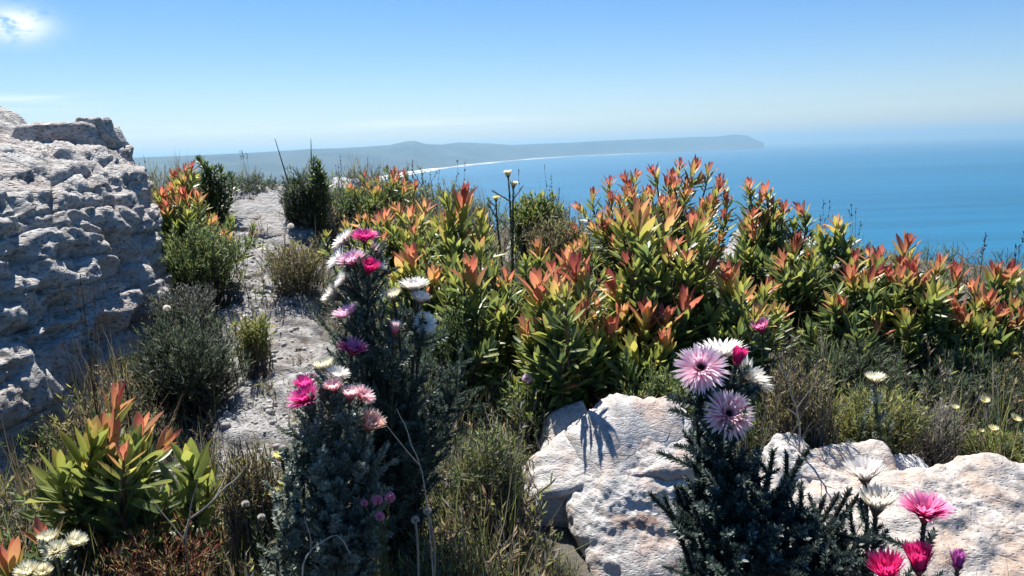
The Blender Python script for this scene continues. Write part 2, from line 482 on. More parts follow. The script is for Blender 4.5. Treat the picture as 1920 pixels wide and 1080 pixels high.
for j, px in enumerate(cols):
    az_, d0 = coast_point(px)
    py = np.interp(px, [c[0] for c in sky_px], [c[1] for c in sky_px])
    dd = ray(px, py); e = dd.z / math.hypot(dd.x, dd.y)
    dr = max(ridge[j], d0 * 1.06)
    top = CAM.z + e * dr - SEA
    s = np.concatenate([np.linspace(0, 1, nrow - 10), 1 + np.linspace(0.03, 0.35, 10)])
    d = d0 + (dr - d0) * s
    prof = np.where(s <= 1, 0.10 * s + 0.90 * sstep(s, 0.45, 1.02) ** 1.3, 1 - 1.5 * (s - 1))
    nz = fbm(np.stack([d * np.sin(az_) / 1500, d * np.cos(az_) / 2600, 0 * d], -1), 4) * 190 * np.clip(s * 1.4 - 0.2, 0, 1) * np.clip((1.0 - s) * 5, 0, 1)
    h = 2.0 + np.maximum(top, 10) * prof + np.maximum(nz, -40) * (prof > 0.05)
    Vl[:, j] = np.stack([d * math.sin(az_), d * math.cos(az_), SEA + np.maximum(h, 1.5)], 1)
idx = np.arange(nrow * ncol).reshape(nrow, ncol)
Fq = np.stack([idx[:-1, :-1], idx[:-1, 1:], idx[1:, 1:], idx[1:, :-1]], -1).reshape(-1, 4)
add('hills', mesh_from('hills', Vl.reshape(-1, 3), [Fq], M_HILL, smooth=True), kind='structure')
def shore_strip(name, pxs, f0, f1, z, mat, wob):
    V, k = [], len(pxs)
    for px in pxs:
        az_, d0 = coast_point(px)
        w = 1 + wob * float(noise3(np.array([[px * 0.03, 1.7, 0.3]]))[0])
        for f in (f0, f1):
            d = d0 + f * w
            V.append((d * math.sin(az_), d * math.cos(az_), SEA + z))
    Fc = [(2 * i, 2 * i + 2, 2 * i + 3, 2 * i + 1) for i in range(k - 1)]
    add(name, mesh_from(name, V, [np.array(Fc)], mat), kind='structure')
shore_strip('beach', np.linspace(300, 1200, 160), -60, 620, 8.0, M_SAND, 1.3)
shore_strip('surf', np.linspace(300, 1240, 160), -480, -20, 3.0, M_SURF, 1.6)
def dune(px0, px1, py, thick):
    pts = []
    n = 24
    for i in range(n + 1):
        px = px0 + (px1 - px0) * i / n
        w = thick * math.sin(math.pi * i / n) * (0.7 + 0.6 * abs(float(noise3(np.array([[px * 0.05, py, 0.1]]))[0])))
        for s_ in (-1, 1):
            q = Pz(px, py + (px - px0) * -0.018 - s_ * w, SEA + 40)
            pts.append((q.x, q.y, SEA + 48 + (6 if s_ > 0 else 0)))
    Fc = [(2 * i, 2 * i + 2, 2 * i + 3, 2 * i + 1) for i in range(n)]
    add('dunes', mesh_from('dunes', pts, [np.array(Fc)], M_SAND), kind='structure')
dune(955, 1095, 289.5, 1.3)
dune(900, 985, 294, 0.8)

# the air between here and the hills
hz = bpy.data.materials.new('haze_air'); hz.use_nodes = True
hz.node_tree.nodes.clear()
pv = hz.node_tree.nodes.new('ShaderNodeVolumePrincipled')
pv.inputs['Color'].default_value = (0.40, 0.66, 0.86, 1)
pv.inputs['Density'].default_value = 5.6e-5
pv.inputs['Anisotropy'].default_value = 0.35
ho = hz.node_tree.nodes.new('ShaderNodeOutputMaterial')
hz.node_tree.links.new(pv.outputs[0], ho.inputs['Volume'])
B, zb, zt = 114000.0, SEA - 10.0, 420.0
Vb = [(x, y, z) for z in (zb, zt) for x, y in ((-B, -B), (B, -B), (B, B), (-B, B))]
Fb = [(3, 2, 1, 0), (4, 5, 6, 7), (0, 1, 5, 4), (1, 2, 6, 5), (2, 3, 7, 6), (3, 0, 4, 7)]
add('haze', mesh_from('haze', Vb, [np.array(Fb)], hz), kind='stuff')

# ------------------------------------------------------------------ rocks
def ico(sub):
    bm = bmesh.new(); bmesh.ops.create_icosphere(bm, subdivisions=sub, radius=1.0)
    V = np.array([v.co[:] for v in bm.verts]); Fc = np.array([[v.index for v in f.verts] for f in bm.faces])
    bm.free(); return V, Fc
ICO = {k: ico(k) for k in (4, 5, 6)}
def vnormals(V, Fc):
    n = np.cross(V[Fc[:, 1]] - V[Fc[:, 0]], V[Fc[:, 2]] - V[Fc[:, 0]])
    out = np.zeros_like(V)
    for k in range(3): np.add.at(out, Fc[:, k], n)
    return out / (np.linalg.norm(out, axis=1, keepdims=True) + 1e-12)
def poly_rock(D, planes, soft=14):
    """directions D pushed out to a rounded polyhedron; planes = [(normal, distance)]"""
    inv = 0
    for n, d in planes:
        n = np.asarray(n, float); n = n / np.linalg.norm(n)
        inv = inv + np.maximum(D @ n / d, 1e-4) ** soft
    return D / (inv ** (1.0 / soft))[:, None]
def roughen(V, Fc, amp, freq, strata=0.0, seed=0.0, fine=0.3):
    nrm = vnormals(V, Fc)
    p = V * freq + seed
    d = fbm(p, 5, 0.55) * amp
    d += ridged(p * 2.3 + 5, 3) * amp * fine
    if strata:
        s = V[:, 2] * freq * 2.2 + fbm(p * 0.6 + 3, 3) * 1.2
        d += strata * (np.abs((s % 1.0) - 0.5) * 2 - 0.5) * (0.5 + 0.5 * np.clip(1 - np.abs(nrm[:, 2]), 0, 1))
    return V + nrm * d[:, None]
def rock(name, label, loc, planes, amp, freq, mat, sub=5, strata=0.0, seed=0.0, rotz=0.0, soft=14, scale=(1, 1, 1), group=None, dents=()):
    D, Fc = ICO[sub]
    V = poly_rock(D, planes, soft) * np.array(scale)
    V = roughen(V, Fc, amp, freq, strata, seed)
    for c, r, dep in dents:
        c = np.asarray(c, float); q = np.linalg.norm((V - c) / np.asarray(r, float), axis=1)
        V = V + np.asarray(dep, float) * (1 - sstep(q, 0.35, 1.0))[:, None]
    o = add(name, mesh_from(name, V, [Fc], mat, smooth=True), None, loc, None, label, 'rock', group)
    o.rotation_euler = (0, 0, rotz)
    return o

# great boulder on the left: its right-hand wall runs away from the viewer beside the path
BX, BY = -1.19, 2.0
nu, nv = 330, 250
u = np.linspace(0, 1, nu); v = np.linspace(0, 1, nv)
yy = np.interp(u, [0, 0.10, 0.80, 0.86, 0.92, 1], [-0.9, 0.5, 2.72, 3.0, 3.25, 3.4])          # runs along the wall, then round the far end
xx = np.interp(u, [0, 0.78, 0.84, 0.89, 0.94, 1], [0, 0, -0.045, -0.22, -0.7, -1.9])
prof_x = np.interp(v, [0, 0.12, 0.52, 0.66, 0.76, 0.90, 1], [0.20, 0.13, -0.02, -0.11, -0.30, -0.85, -2.1])
prof_z = np.interp(v, [0, 0.10, 0.52, 0.66, 0.76, 0.90, 1], [0.10, 0.42, 1.00, 1.14, 1.265, 1.325, 1.33])
U, Vv = np.meshgrid(np.arange(nu), np.arange(nv))
bx = BX + xx[U] + prof_x[Vv] * (1 - 0.35 * sstep(u[U], 0.8, 0.93)); by = yy[U] + 1.25 * np.minimum(-prof_x[Vv], 0.7) * sstep(u[U], 0.55, 0.82)
bz = prof_z[Vv] - 0.04 * sstep(u[U], 0.86, 1.0) * sstep(prof_z[Vv], 0.5, 1.2)
Vb_ = np.stack([bx, by, bz], -1).reshape(-1, 3)
idx = np.arange(nu * nv).reshape(nv, nu)
Fq = np.stack([idx[:-1, :-1], idx[:-1, 1:], idx[1:, 1:], idx[1:, :-1]], -1).reshape(-1, 4)
nrm = np.zeros((nv, nu, 3)); G3 = Vb_.reshape(nv, nu, 3)
nrm = np.cross(np.gradient(G3, axis=1), np.gradient(G3, axis=0)); nrm /= np.linalg.norm(nrm, axis=2, keepdims=True) + 1e-12
nrm = nrm.reshape(-1, 3)
p = Vb_.copy()
topness = sstep(p[:, 2], 0.92, 1.15)
lay = p[:, 2] * 17 + fbm(p * np.array([2, 1.4, 2.0]), 3) * 1.6
disp = fbm(p * np.array([2.2, 2.2, 2.6]), 3) * 0.030
disp += fbm(p * np.array([7, 7, 13]) + 8, 5, 0.62) * 0.009
blk = p[:, 1] * 2.6 + 0.5 * np.floor(p[:, 2] * 4.2 + fbm(p * 1.5, 2) * 0.8); disp += 0.018 * noise3(np.stack([np.floor(blk + fbm(p * 2.5 + 4, 2) * 0.5), np.floor(p[:, 2] * 4.2 + fbm(p * 1.5, 2) * 0.8), 0.5 + 0 * blk], 1) * 1.37)
disp += -0.030 * np.maximum(ridged(p * np.array([3.5, 3.5, 5]) + 3, 2) - 0.95, 0) * 2.2                # cracks
pit = noise3(p * np.array([13, 13, 15]) + 2.2); disp += -0.012 * np.maximum(pit - 0.22, 0) * 2.4 * (1 - 0.8 * topness)
pit2 = noise3(p * np.array([30, 30, 34]) + 6.2); disp += -0.018 * np.maximum(pit2 - 0.1, 0) * 2.0
disp += (np.abs(lay % 1.0 - 0.5) - 0.25) * (0.012 + 0.016 * topness)
bed = noise3(p * np.array([1.6, 1.6, 11]) + 31); disp -= 0.020 * np.exp(-(bed / 0.035) ** 2)          # bedding cracks
jnt = noise3(p * np.array([4.0, 4.0, 1.3]) + 77); disp -= 0.022 * np.exp(-(jnt / 0.022) ** 2)          # upright joints
disp += 0.006 * np.sign(bed) * np.minimum(np.abs(bed) * 9, 1)
def wall_point(px, py):
    d = ray(px, py); t = (BX - CAM.x) / d.x
    return np.array((CAM + d * t)[:])
for (px, py, ry, rz, dep) in [(112, 575, 0.07, 0.045, 0.08), (150, 480, 0.10, 0.05, 0.06), (60, 480, 0.06, 0.05, 0.06), (180, 622, 0.09, 0.05, 0.10), (236, 468, 0.05, 0.13, 0.11), (245, 600, 0.09, 0.05, 0.10),
                              (90, 625, 0.14, 0.022, 0.07), (145, 735, 0.05, 0.055, 0.16), (37, 690, 0.010, 0.10, 0.06), (20, 625, 0.12, 0.02, 0.06), (60, 850, 0.22, 0.025, 0.12),
                              (205, 690, 0.05, 0.04, 0.06), (20, 560, 0.05, 0.02, 0.05)]:
    c = wall_point(px, py)
    wob = 1 + 0.45 * noise3(p * 14 + px)
    q = np.sqrt(((p[:, 1] - c[1]) / ry) ** 2 + ((p[:, 2] - c[2]) / rz) ** 2) * wob
    disp -= 0.5 * dep * (1 - sstep(q, 0.55, 1.05)) * (p[:, 0] > BX - 0.5)
Vb_ = Vb_ + nrm * disp[:, None]
bo = Vector((BX, BY, 0.5))
boulder = thing('boulder', 'huge grey weathered sandstone boulder with pitted wall beside the rocky path', 'rock', bo)
add('rock_face', mesh_from('rock_face', Vb_ - np.array(bo), [Fq], M_ROCK_GREY, smooth=True), boulder)
c = P(128, 247, 3.15)
rock('capstone', 'flat dark slab of rock lying on top of the huge grey boulder', (c.x, c.y, c.z - 0.012), [((1, 0, 0.35), 0.140), ((-1, 0, 0.45), 0.150), ((0, -1, 0.1), 0.14), ((0, 1, 0.1), 0.14), ((0, 0, 1), 0.034), ((0.12, 0, -1), 0.07), ((0.7, -0.5, 0.5), 0.17), ((-0.7, -0.5, 0.4), 0.17)], 0.016, 9, M_ROCK_GREY, 5, 0.006, 3.3)
c = P(180, 237, 3.15)
rock('capstone', 'small rounded grey stone on the end of the flat dark capstone slab', (c.x, c.y - 0.02, c.z + 0.004), [((1, 0, 0.2), 0.05), ((-1, 0, 0.3), 0.045), ((0, -1, 0.1), 0.05), ((0, 1, 0.1), 0.05), ((0, 0, 1), 0.026), ((0, 0, -1), 0.06)], 0.008, 22, M_ROCK_GREY, 4, 0.0, 8.8)
c = P(-25, 245, 3.2)
rock('peaked_rock', 'dark peaked rock rising behind the huge boulder, beside its capstone slab', (c.x, c.y, c.z), [((1, 0, 0.85), 0.085), ((-1, 0, 0.5), 0.2), ((0, -1, 0.3), 0.15), ((0, 1, 0.2), 0.15), ((0, 0, -1), 0.2), ((0.3, 0, 1), 0.085)], 0.015, 9, M_ROCK_GREY, 5, 0.006, 6.1)

# pale split rock in the foreground: an overhanging upper slab on a rounder lower block
def rock_part(nm, parent, loc, planes, amp, freq, mat, sub=6, strata=0.0, seed=0.0, soft=22, dents=(), stains=()):
    D, Fc = ICO[sub]
    V = roughen(poly_rock(D, planes, soft), Fc, amp, freq, strata, seed)
    for c, r, dep in dents:
        q = np.linalg.norm((V - np.asarray(c, float)) / np.asarray(r, float), axis=1)
        V = V + np.asarray(dep, float) * (1 - sstep(q, 0.3, 1.0))[:, None]
    C = np.zeros((len(V), 3))
    for c, r in stains:
        q = np.linalg.norm((V - np.asarray(c, float)) / np.asarray(r, float), axis=1) + 0.55 * fbm(V * 45, 3)
        C[:, 0] = np.maximum(C[:, 0], 1 - sstep(q, 0.55, 1.1))
    return add(nm, mesh_from(nm, V, [Fc], mat, C, smooth=True), parent, loc - parent.location)
fc = P(1165, 960, 1.42)
front = thing('split_rock', 'pale angular split rock with brown stained hollow, below the orange conebush', 'rock', (fc.x, fc.y, gz(fc.x, fc.y)))
rock_part('upper_slab', front, P(1176, 888, 1.52),
          [((-0.26, -0.50, 0.83), 0.050), ((0.05, -0.40, 0.91), 0.070), ((-0.12, -0.98, -0.05), 0.062), ((0.985, -0.10, -0.02), 0.122), ((-0.86, -0.35, 0.25), 0.165), ((-0.4, 0.8, 0.3), 0.14), ((0.3, 0.9, 0.1), 0.12), ((0, 0, -1), 0.16), ((-0.62, -0.30, 0.72), 0.110)],
          0.015, 12, M_ROCK_PALE, 6, 0.006, 1.7, 34,
          dents=[((0.03, -0.065, -0.045), (0.075, 0.06, 0.040), (0, 0.040, 0.0)), ((-0.06, -0.07, -0.06), (0.07, 0.06, 0.035), (0.0, 0.03, 0.0))],
          stains=[((0.02, -0.05, 0.0), (0.075, 0.05, 0.032)), ((-0.07, -0.06, -0.03), (0.085, 0.06, 0.024)), ((0.085, -0.05, 0.005), (0.025, 0.04, 0.035)), ((0.03, -0.06, -0.05), (0.09, 0.06, 0.025))])
rock_part('lower_block', front, P(1185, 985, 1.44),
          [((0.05, -0.66, 0.75), 0.062), ((-0.45, -0.70, 0.55), 0.085), ((0.1, -1, 0.1), 0.130), ((1, -0.1, 0.1), 0.122), ((-0.97, -0.15, -0.20), 0.105), ((-0.6, -0.45, 0.65), 0.085), ((0, 1, 0), 0.15), ((0, 0, -1), 0.30)],
          0.014, 12, M_ROCK_PALE, 6, 0.005, 4.4, 36, stains=[((0.0, -0.05, 0.035), (0.05, 0.03, 0.014)), ((0.06, -0.10, -0.02), (0.03, 0.03, 0.010))])
rock_part('lower_block', front, P(1045, 960, 1.58),
          [((-0.1, -0.40, 0.9), 0.05), ((0, -1, 0.0), 0.07), ((1, 0, 0), 0.08), ((-0.9, -0.2, 0.2), 0.045), ((0, 1, 0), 0.12), ((0, 0, -1), 0.25)],
          0.012, 14, M_ROCK_PALE, 5, 0.0, 7.4, 14)
c = P(1045, 880, 1.6)
rock('side_rock', 'small pale rock wedged behind the left shoulder of the split rock', (c.x, c.y, c.z - 0.02), [((-0.4, -0.5, 0.8), 0.05), ((1, 0, 0.1), 0.08), ((-0.9, -0.1, 0.4), 0.045), ((0, -1, 0), 0.06), ((0, 1, 0), 0.09), ((0, 0, -1), 0.14)], 0.01, 16, M_ROCK_PALE, 5, 0.0, 2.9)

# rocks on the right
c = P(1790, 1010, 1.32)
rock('flat_rock', 'broad flat rock with orange stains behind the magenta everlasting flowers', (c.x, c.y, c.z), [((0.05, -0.46, 0.88), 0.085), ((-0.55, -0.35, 0.75), 0.15), ((-1, -0.1, 0.1), 0.20), ((1, 0, 0), 0.45), ((0.2, -1, 0.1), 0.24), ((-0.25, 0.75, 0.55), 0.112), ((0.35, 0.75, 0.55), 0.150), ((0, 0, -1), 0.45)], 0.020, 8, M_ROCK_WARM, 6, 0.006, 3.1, soft=20)
c = P(1560, 905, 1.42)
rock('flat_rock', 'low orange-stained rock partly hidden by the dark scaly-leaved everlasting', (c.x, c.y, c.z - 0.03), [((0.0, -0.45, 0.88), 0.055), ((-0.8, -0.2, 0.5), 0.09), ((-1, 0, 0), 0.12), ((1, 0, 0.1), 0.12), ((0, -1, 0), 0.16), ((-0.1, 0.8, 0.5), 0.075), ((0, 0, -1), 0.35)], 0.014, 11, M_ROCK_WARM, 6, 0.004, 5.1, soft=18)
c = P(1483, 870, 1.46)
rock('small_rock', 'small pale knob of rock beside the low orange-stained rock', (c.x, c.y, c.z - 0.02), [((0.1, -0.4, 0.9), 0.045), ((-1, 0, 0.4), 0.045), ((1, 0, 0.3), 0.045), ((0, -1, 0), 0.06), ((0, 1, 0.2), 0.05), ((0, 0, -1), 0.25)], 0.012, 18, M_ROCK_PALE, 5, 0.0, 9.4)
c = P(1690, 888, 1.5)
rock('small_rock', 'small cracked grey stone lying on the back edge of the broad flat rock', (c.x, c.y, c.z), [((0.1, -0.4, 0.9), 0.018), ((-1, 0, 0.4), 0.045), ((1, 0, 0.3), 0.05), ((0, -1, 0), 0.03), ((0, 1, 0.2), 0.03), ((0, 0, -1), 0.07)], 0.008, 22, M_ROCK_WHITE, 4, 0.0, 1.4)
# pale stones between the conebushes
for px, py, Y, w, h, lab in [(1010, 466, 3.45, 0.12, 0.045, 'grey-white stone below the yellow conebush shoot on the crest'),
                             (1445, 425, 3.3, 0.085, 0.075, 'bright white jagged rock between the red-tipped conebushes on the crest'),
                             (1535, 478, 3.1, 0.085, 0.06, 'white rock under the olive conebush shoot at the cliff edge'),
                             (1400, 452, 3.2, 0.05, 0.04, 'small white stone beside the bright jagged rock'),
                             (645, 352, 5.2, 0.10, 0.04, 'white stone beside the round far conebush'),
                             (920, 750, 2.1, 0.10, 0.022, 'flat grey stone slab on the ground below the central conebush')]:
    c = P(px, py, Y); s = random.random() * 50
    g_ = gz(c.x, c.y)
    rock('pale_stone', lab, (c.x, c.y, c.z - h * 0.2), [((0.1, -0.35, 0.93), h * 0.8), ((-0.9, -0.2, 0.45), w * 0.8), ((0.9, -0.2, 0.35), w * 0.75), ((0.2, -1, 0.3), w * 0.7), ((0, 1, 0.2), w), ((-0.4, -0.6, 0.7), w * 0.62), ((0, 0, -1), max(0.05, c.z - g_))], w * 0.16, 1.1 / w, M_ROCK_WHITE, 5, w * 0.05, s)

# rocky path: a strip of bare bedrock with broken steps
px_mid = [(500, 318, 5.4), (500, 352, 4.9), (505, 400, 4.2), (500, 440, 3.8), (500, 500, 3.25), (490, 560, 2.85), (520, 640, 2.45), (510, 720, 2.15), (490, 800, 1.9), (470, 900, 1.65), (460, 1000, 1.45)]
mid_ = []
for px, py, Y in px_mid:
    q = P(px, py, Y); mid_.append((q.x, Y))
mid_ = np.array(mid_)[::-1]
ny, nx = 420, 110
py_ = np.linspace(mid_[0, 1], mid_[-1, 1], ny)
cx = np.interp(py_, mid_[:, 1], mid_[:, 0]); half = np.interp(py_, [1.4, 1.9, 2.6, 3.4, 4.2, 5.4], [0.10, 0.15, 0.20, 0.24, 0.22, 0.34])
sx = np.linspace(-1.25, 1.25, nx)
PX = cx[:, None] + half[:, None] * sx[None]; PY = np.repeat(py_[:, None], nx, 1)
g_ = ground_z(PX.ravel(), PY.ravel()).reshape(PX.shape)
q3 = np.stack([PX, PY, 0 * PX], -1)
step = PY * 4.5 + fbm(q3 * 3.0, 3) * 1.3
ped = (np.floor(step) + sstep(step % 1.0, 0.0, 0.22) - step) * 0.030
hgt = 0.014 + ped * 0.9 + fbm(q3 * 7, 5, 0.6) * 0.022 + ridged(q3 * 18, 3) * 0.006
edge = (1 - sstep(np.abs(sx)[None] + 0.5 * noise3(q3 * 6), 0.65, 1.25)) * sstep(np.arange(ny)[:, None] / ny, 0, 0.03) * sstep(1 - np.arange(ny)[:, None] / ny, 0, 0.03)
PZ = g_ + hgt * edge - 0.05 * (1 - edge)
idx = np.arange(ny * nx).reshape(ny, nx)
Fq = np.stack([idx[:-1, :-1], idx[:-1, 1:], idx[1:, 1:], idx[1:, :-1]], -1).reshape(-1, 4)
add('path', mesh_from('path', np.stack([PX, PY, PZ], -1).reshape(-1, 3), [Fq], M_ROCK_PATH, smooth=True), kind='structure')
# loose slabs on the path's far rise
for k, (px, py, Y, w, h) in enumerate([(470, 362, 4.9, 0.16, 0.05), (515, 378, 4.6, 0.14, 0.06), (480, 395, 4.4, 0.18, 0.05), (525, 425, 3.9, 0.15, 0.04), (455, 420, 4.0, 0.08, 0.04)]):
    c = P(px, py, Y); g0 = gz(c.x, c.y)
    labs = ['layered grey slab at the far crest of the rocky path', 'blocky cracked slab on the far crest of the path beside the dark spiky shrub', 'wide stepped grey slab across the rise of the path', 'smooth pale slab on the path below the dark spiky shrub',
            'small grey stone at the edge of the path beside the green heath']
    rock('path_slab', labs[k], (c.x, c.y, max(c.z, g0) - h * 0.75), [((0.1, -0.3, 0.95), h * 0.8), ((-0.9, 0, 0.3), w * 0.9), ((0.9, 0.1, 0.3), w), ((0.2, -1, 0.2), w * 0.7), ((0.1, 1, 0.2), w * 0.8), ((-0.6, -0.7, 0.3), w * 0.85), ((0, 0, -1), h + 0.05)], w * 0.08, 0.9 / w, M_ROCK_PATH, 5, w * 0.06, 11.0 * k)

# grit and pebbles on the bare rock
rg = np.random.default_rng(3); ac = Acc(); D4, F4 = ico(1)
for k in range(700):
    y_ = rg.uniform(1.6, 4.8); cxp = np.interp(y_, mid_[:, 1], mid_[:, 0]); hw = np.interp(y_, [1.4, 1.9, 2.6, 3.4, 4.2, 5.4], [0.10, 0.15, 0.20, 0.24, 0.22, 0.34])
    x_ = cxp + rg.normal(0, 0.55) * hw; r_ = 0.004 + 0.012 * rg.random() ** 3
    iy = int(np.clip((y_ - py_[0]) / (py_[-1] - py_[0]) * (ny - 1), 0, ny - 1)); ix = int(np.clip(((x_ - cxp) / hw + 1.25) / 2.5 * (nx - 1), 0, nx - 1))
    V = D4 * rg.uniform(0.6, 1.2, (len(D4), 1)) * r_ * np.array([1, 1, 0.6]) + np.array([x_, y_, max(PZ[iy, ix], gz(x_, y_)) + r_ * 0.25])
    ac.put(V, F4, np.array([0.40, 0.38, 0.36]) * rg.uniform(0.4, 1.2))
add('pebbles', ac.mesh('pebbles', M_TWIG), kind='stuff')
# ------------------------------------------------------------------ plant builders
PHI = 2.39996
# conebush leaves: unit length, a few shapes
LEAF_T = [strip(6, [0.040, 0.092, 0.132, 0.138, 0.096, 0.010], bend=b_, cup=c_, cols=2) for b_, c_ in ((0.10, 0.45), (0.18, 0.60), (0.02, 0.35), (-0.12, 0.40))]
LEAF_SMALL = strip(4, [0.04, 0.130, 0.125, 0.012], bend=0.12, cup=0.5, cols=2)
LEAF_ME = []
for i_, T_ in enumerate(LEAF_T):
    c_ = np.zeros((len(T_[0]), 3)); c_[:, 2] = T_[2]
    LEAF_ME.append(mesh_from('leaf', T_[0], [T_[1]], M_LEAF, c_, smooth=True))
BARK = np.array([0.085, 0.055, 0.042])
BARK_RED = np.array([0.13, 0.06, 0.045])

def shoot_leaves(pts, L, n, t_top, rg, spread=1.0, reach=2.3, t_low=0.18):
    """positions, directions, normals, sizes and ripeness of the leaves on the end of a stem"""
    q, tg, tot = along(pts, [1.0])
    f = np.linspace(0, 1, n)
    s = 1 - (reach * L / tot) * (1 - f) ** 1.5
    s = np.clip(s, 0.12, 1.0)
    q, tg, _ = along(pts, s)
    u, w = perp(tg)
    a = np.arange(n) * PHI + rg.random() * 6.28 + rg.normal(0, 0.2, n)
    rad = np.cos(a)[:, None] * u + np.sin(a)[:, None] * w
    tilt = (1.05 * (1 - f) ** 0.9 + 0.18 + 0.34 * (f > 0.55) * rg.random(n)) * spread + rg.normal(0, 0.10, n)
    d = np.cos(tilt)[:, None] * tg + np.sin(tilt)[:, None] * rad
    nn = np.cos(tilt)[:, None] * -rad + np.sin(tilt)[:, None] * tg
    size = L * (0.80 + 0.38 * np.sin(np.pi * np.clip(f * 1.05, 0, 1)) - 0.08 * (f > 0.85)) * rg.uniform(0.85, 1.12, n)
    mid_t = 0.28 + 0.20 * min(1.0, t_top)
    t = np.interp(f, [0, 0.30, 0.46, 0.62, 1], [t_low, 0.32, mid_t, 0.22 + 0.66 * t_top if t_top > 0.6 else t_top * 0.95, t_top]) + rg.normal(0, 0.06, n)
    t = np.where((rg.random(n) < 0.05) & (f < 0.6), rg.uniform(0.55, 0.8, n), t)
    return q + rad * 0.002, d, nn, size, t

def rot_of(d, n):
    return frames(np.asarray(d)[None], np.asarray(n)[None])[0]

def stem_curve(base, tip, lean, bow=0.45):
    b_ = np.array(base, float); t_ = np.array(tip, float); L = np.linalg.norm(t_ - b_)
    dr = np.array(lean, float); dr /= np.linalg.norm(dr)
    out = (t_ - b_) * np.array([1, 1, 0])
    return bez(b_, b_ + out * 0.30 + np.array([0, 0, L * 0.28]), t_ - dr * L * 0.38, t_, 16)

def conebush(label, base, shoots, seed, group=None, single=True, low=40, low_t=0.14, name='conebush', thick=1.0, nleaf=20, lowL=0.05, lw=1.0, extra=1.3):
    """base: ground point; shoots: (px, py, Y, leaf length, top ripeness[, leaves, spread])
    single: every leaf of a shoot is an object; otherwise a shoot's leaves are one rosette mesh"""
    rg = np.random.default_rng(seed)
    base = np.array(base, float)
    root = thing(name, label, 'shrub', tuple(base), group)
    low_acc = Acc()
    curves = []
    nmain = len(shoots); shoots = list(shoots)
    if extra:
        for k in range(int(nmain * extra)):
            b0 = shoots[k % nmain]
            shoots.append((b0[0] + rg.normal(0, 30) * 2.0 / b0[2], b0[1] + abs(rg.normal(0, 45)) * 2.0 / b0[2] + 8, b0[2] + rg.normal(0, 0.07), b0[3] * rg.uniform(0.62, 0.9), float(np.clip(b0[4] * rg.uniform(0.5, 1.05), 0.2, 0.97)), 16, rg.uniform(0.7, 1.05)))
    all_single = single
    for si, sh in enumerate(shoots):
        single = all_single and si < nmain
        px, py, Y, L, tt = sh[:5]
        n = sh[5] if len(sh) > 5 else nleaf
        sp = (sh[6] if len(sh) > 6 else 1.0) * rg.uniform(0.85, 1.2)
        L = L * rg.uniform(0.85, 1.15); tt = float(np.clip(tt + rg.normal(0, 0.05), 0.02, 1))
        tip = np.array(P(px, py, Y)[:]) if Y is not None else np.array(px)
        lean = np.array([0, 0, 1.0]) + (tip - base) * np.array([1, 1, 0]) * 0.9 + rg.normal(0, 0.24, 3)
        top = tip - np.array([0, 0, L * 0.80])                      # the stem ends below the tips of the top leaves
        pts = stem_curve(base + rg.normal(0, 0.012, 3) * np.array([1, 1, 0]) - np.array([0, 0, 0.02]), top, lean)
        curves.append((pts, L))
        r_ = np.linspace(0.0065, 0.0022, len(pts)) * thick
        tv, tf = tube(pts - base, r_, 5)
        ac = Acc(); ac.put(tv, tf, BARK_RED if rg.random() < 0.6 else BARK)
        q, d, nn, size, t = shoot_leaves(pts, L, n, tt, rg, sp)
        if single:
            st = add('shoot', ac.mesh('shoot', M_TWIG, smooth=True), root)
            Rm = frames(d, nn)
            for k in range(n):
                lf = bpy.data.objects.new('leaf', LEAF_ME[int(rg.integers(0, 4))])
                COL.objects.link(lf); lf.parent = st
                mt = Matrix(Rm[k].tolist()).to_4x4(); s_ = float(size[k]); wd = float(rg.uniform(0.85, 1.2)) * lw
                lf.matrix_local = Matrix.Translation(Vector((q[k] - base).tolist())) @ mt @ Matrix.Diagonal((s_ * wd, s_, s_, 1))
                lf.color = (float(np.clip(t[k], 0.02, 1.0)), float(rg.random()), 0, 1)
        else:
            Vv_, Ff_, Cc_ = instances(LEAF_SMALL, frames(d, nn), q - base, np.stack([size * rg.uniform(0.85, 1.2, n), size, size], 1), np.stack([np.clip(t, 0.02, 1), rg.random(n)], 1))
            ac.put(Vv_, Ff_, Cc_, 1)
            add('shoot', ac.mesh('shoot', [M_TWIG, M_LEAF], smooth=True), root)
    # older leaves lower down on the stems
    if low:
        for pts, L in curves:
            m_ = int(low * 1.35)
            s = rg.uniform(0.22, 0.86, m_)
            q, tg, tot = along(pts, s); u_, w_ = perp(tg)
            a = rg.uniform(0, 6.28, m_); rad_ = np.cos(a)[:, None] * u_ + np.sin(a)[:, None] * w_
            tl = rg.uniform(0.5, 1.45, m_)
            d = np.cos(tl)[:, None] * tg + np.sin(tl)[:, None] * rad_
            nn = np.cos(tl)[:, None] * -rad_ + np.sin(tl)[:, None] * tg
            q = q + rad_ * rg.uniform(0, 0.035, m_)[:, None] * (lowL / 0.05)
            size = lowL * rg.uniform(0.6, 1.15, m_)
            Vv_, Ff_, Cc_ = instances(LEAF_SMALL, frames(d, nn), q - base, size, np.stack([np.clip(low_t + rg.normal(0, 0.09, m_) + 0.12 * s, 0.01, 0.6), rg.random(m_)], 1))
            low_acc.put(Vv_, Ff_, Cc_)
        add('old_leaves', low_acc.mesh('old_leaves', M_LEAF, smooth=True), root, kind='stuff')
    return root

def gbase(px, py):
    q = ground_hit(px, py); return (q.x, q.y, gz(q.x, q.y))
def gat(px, py, Y):
    q = P(px, py, Y); return (q.x, q.y, gz(q.x, q.y))

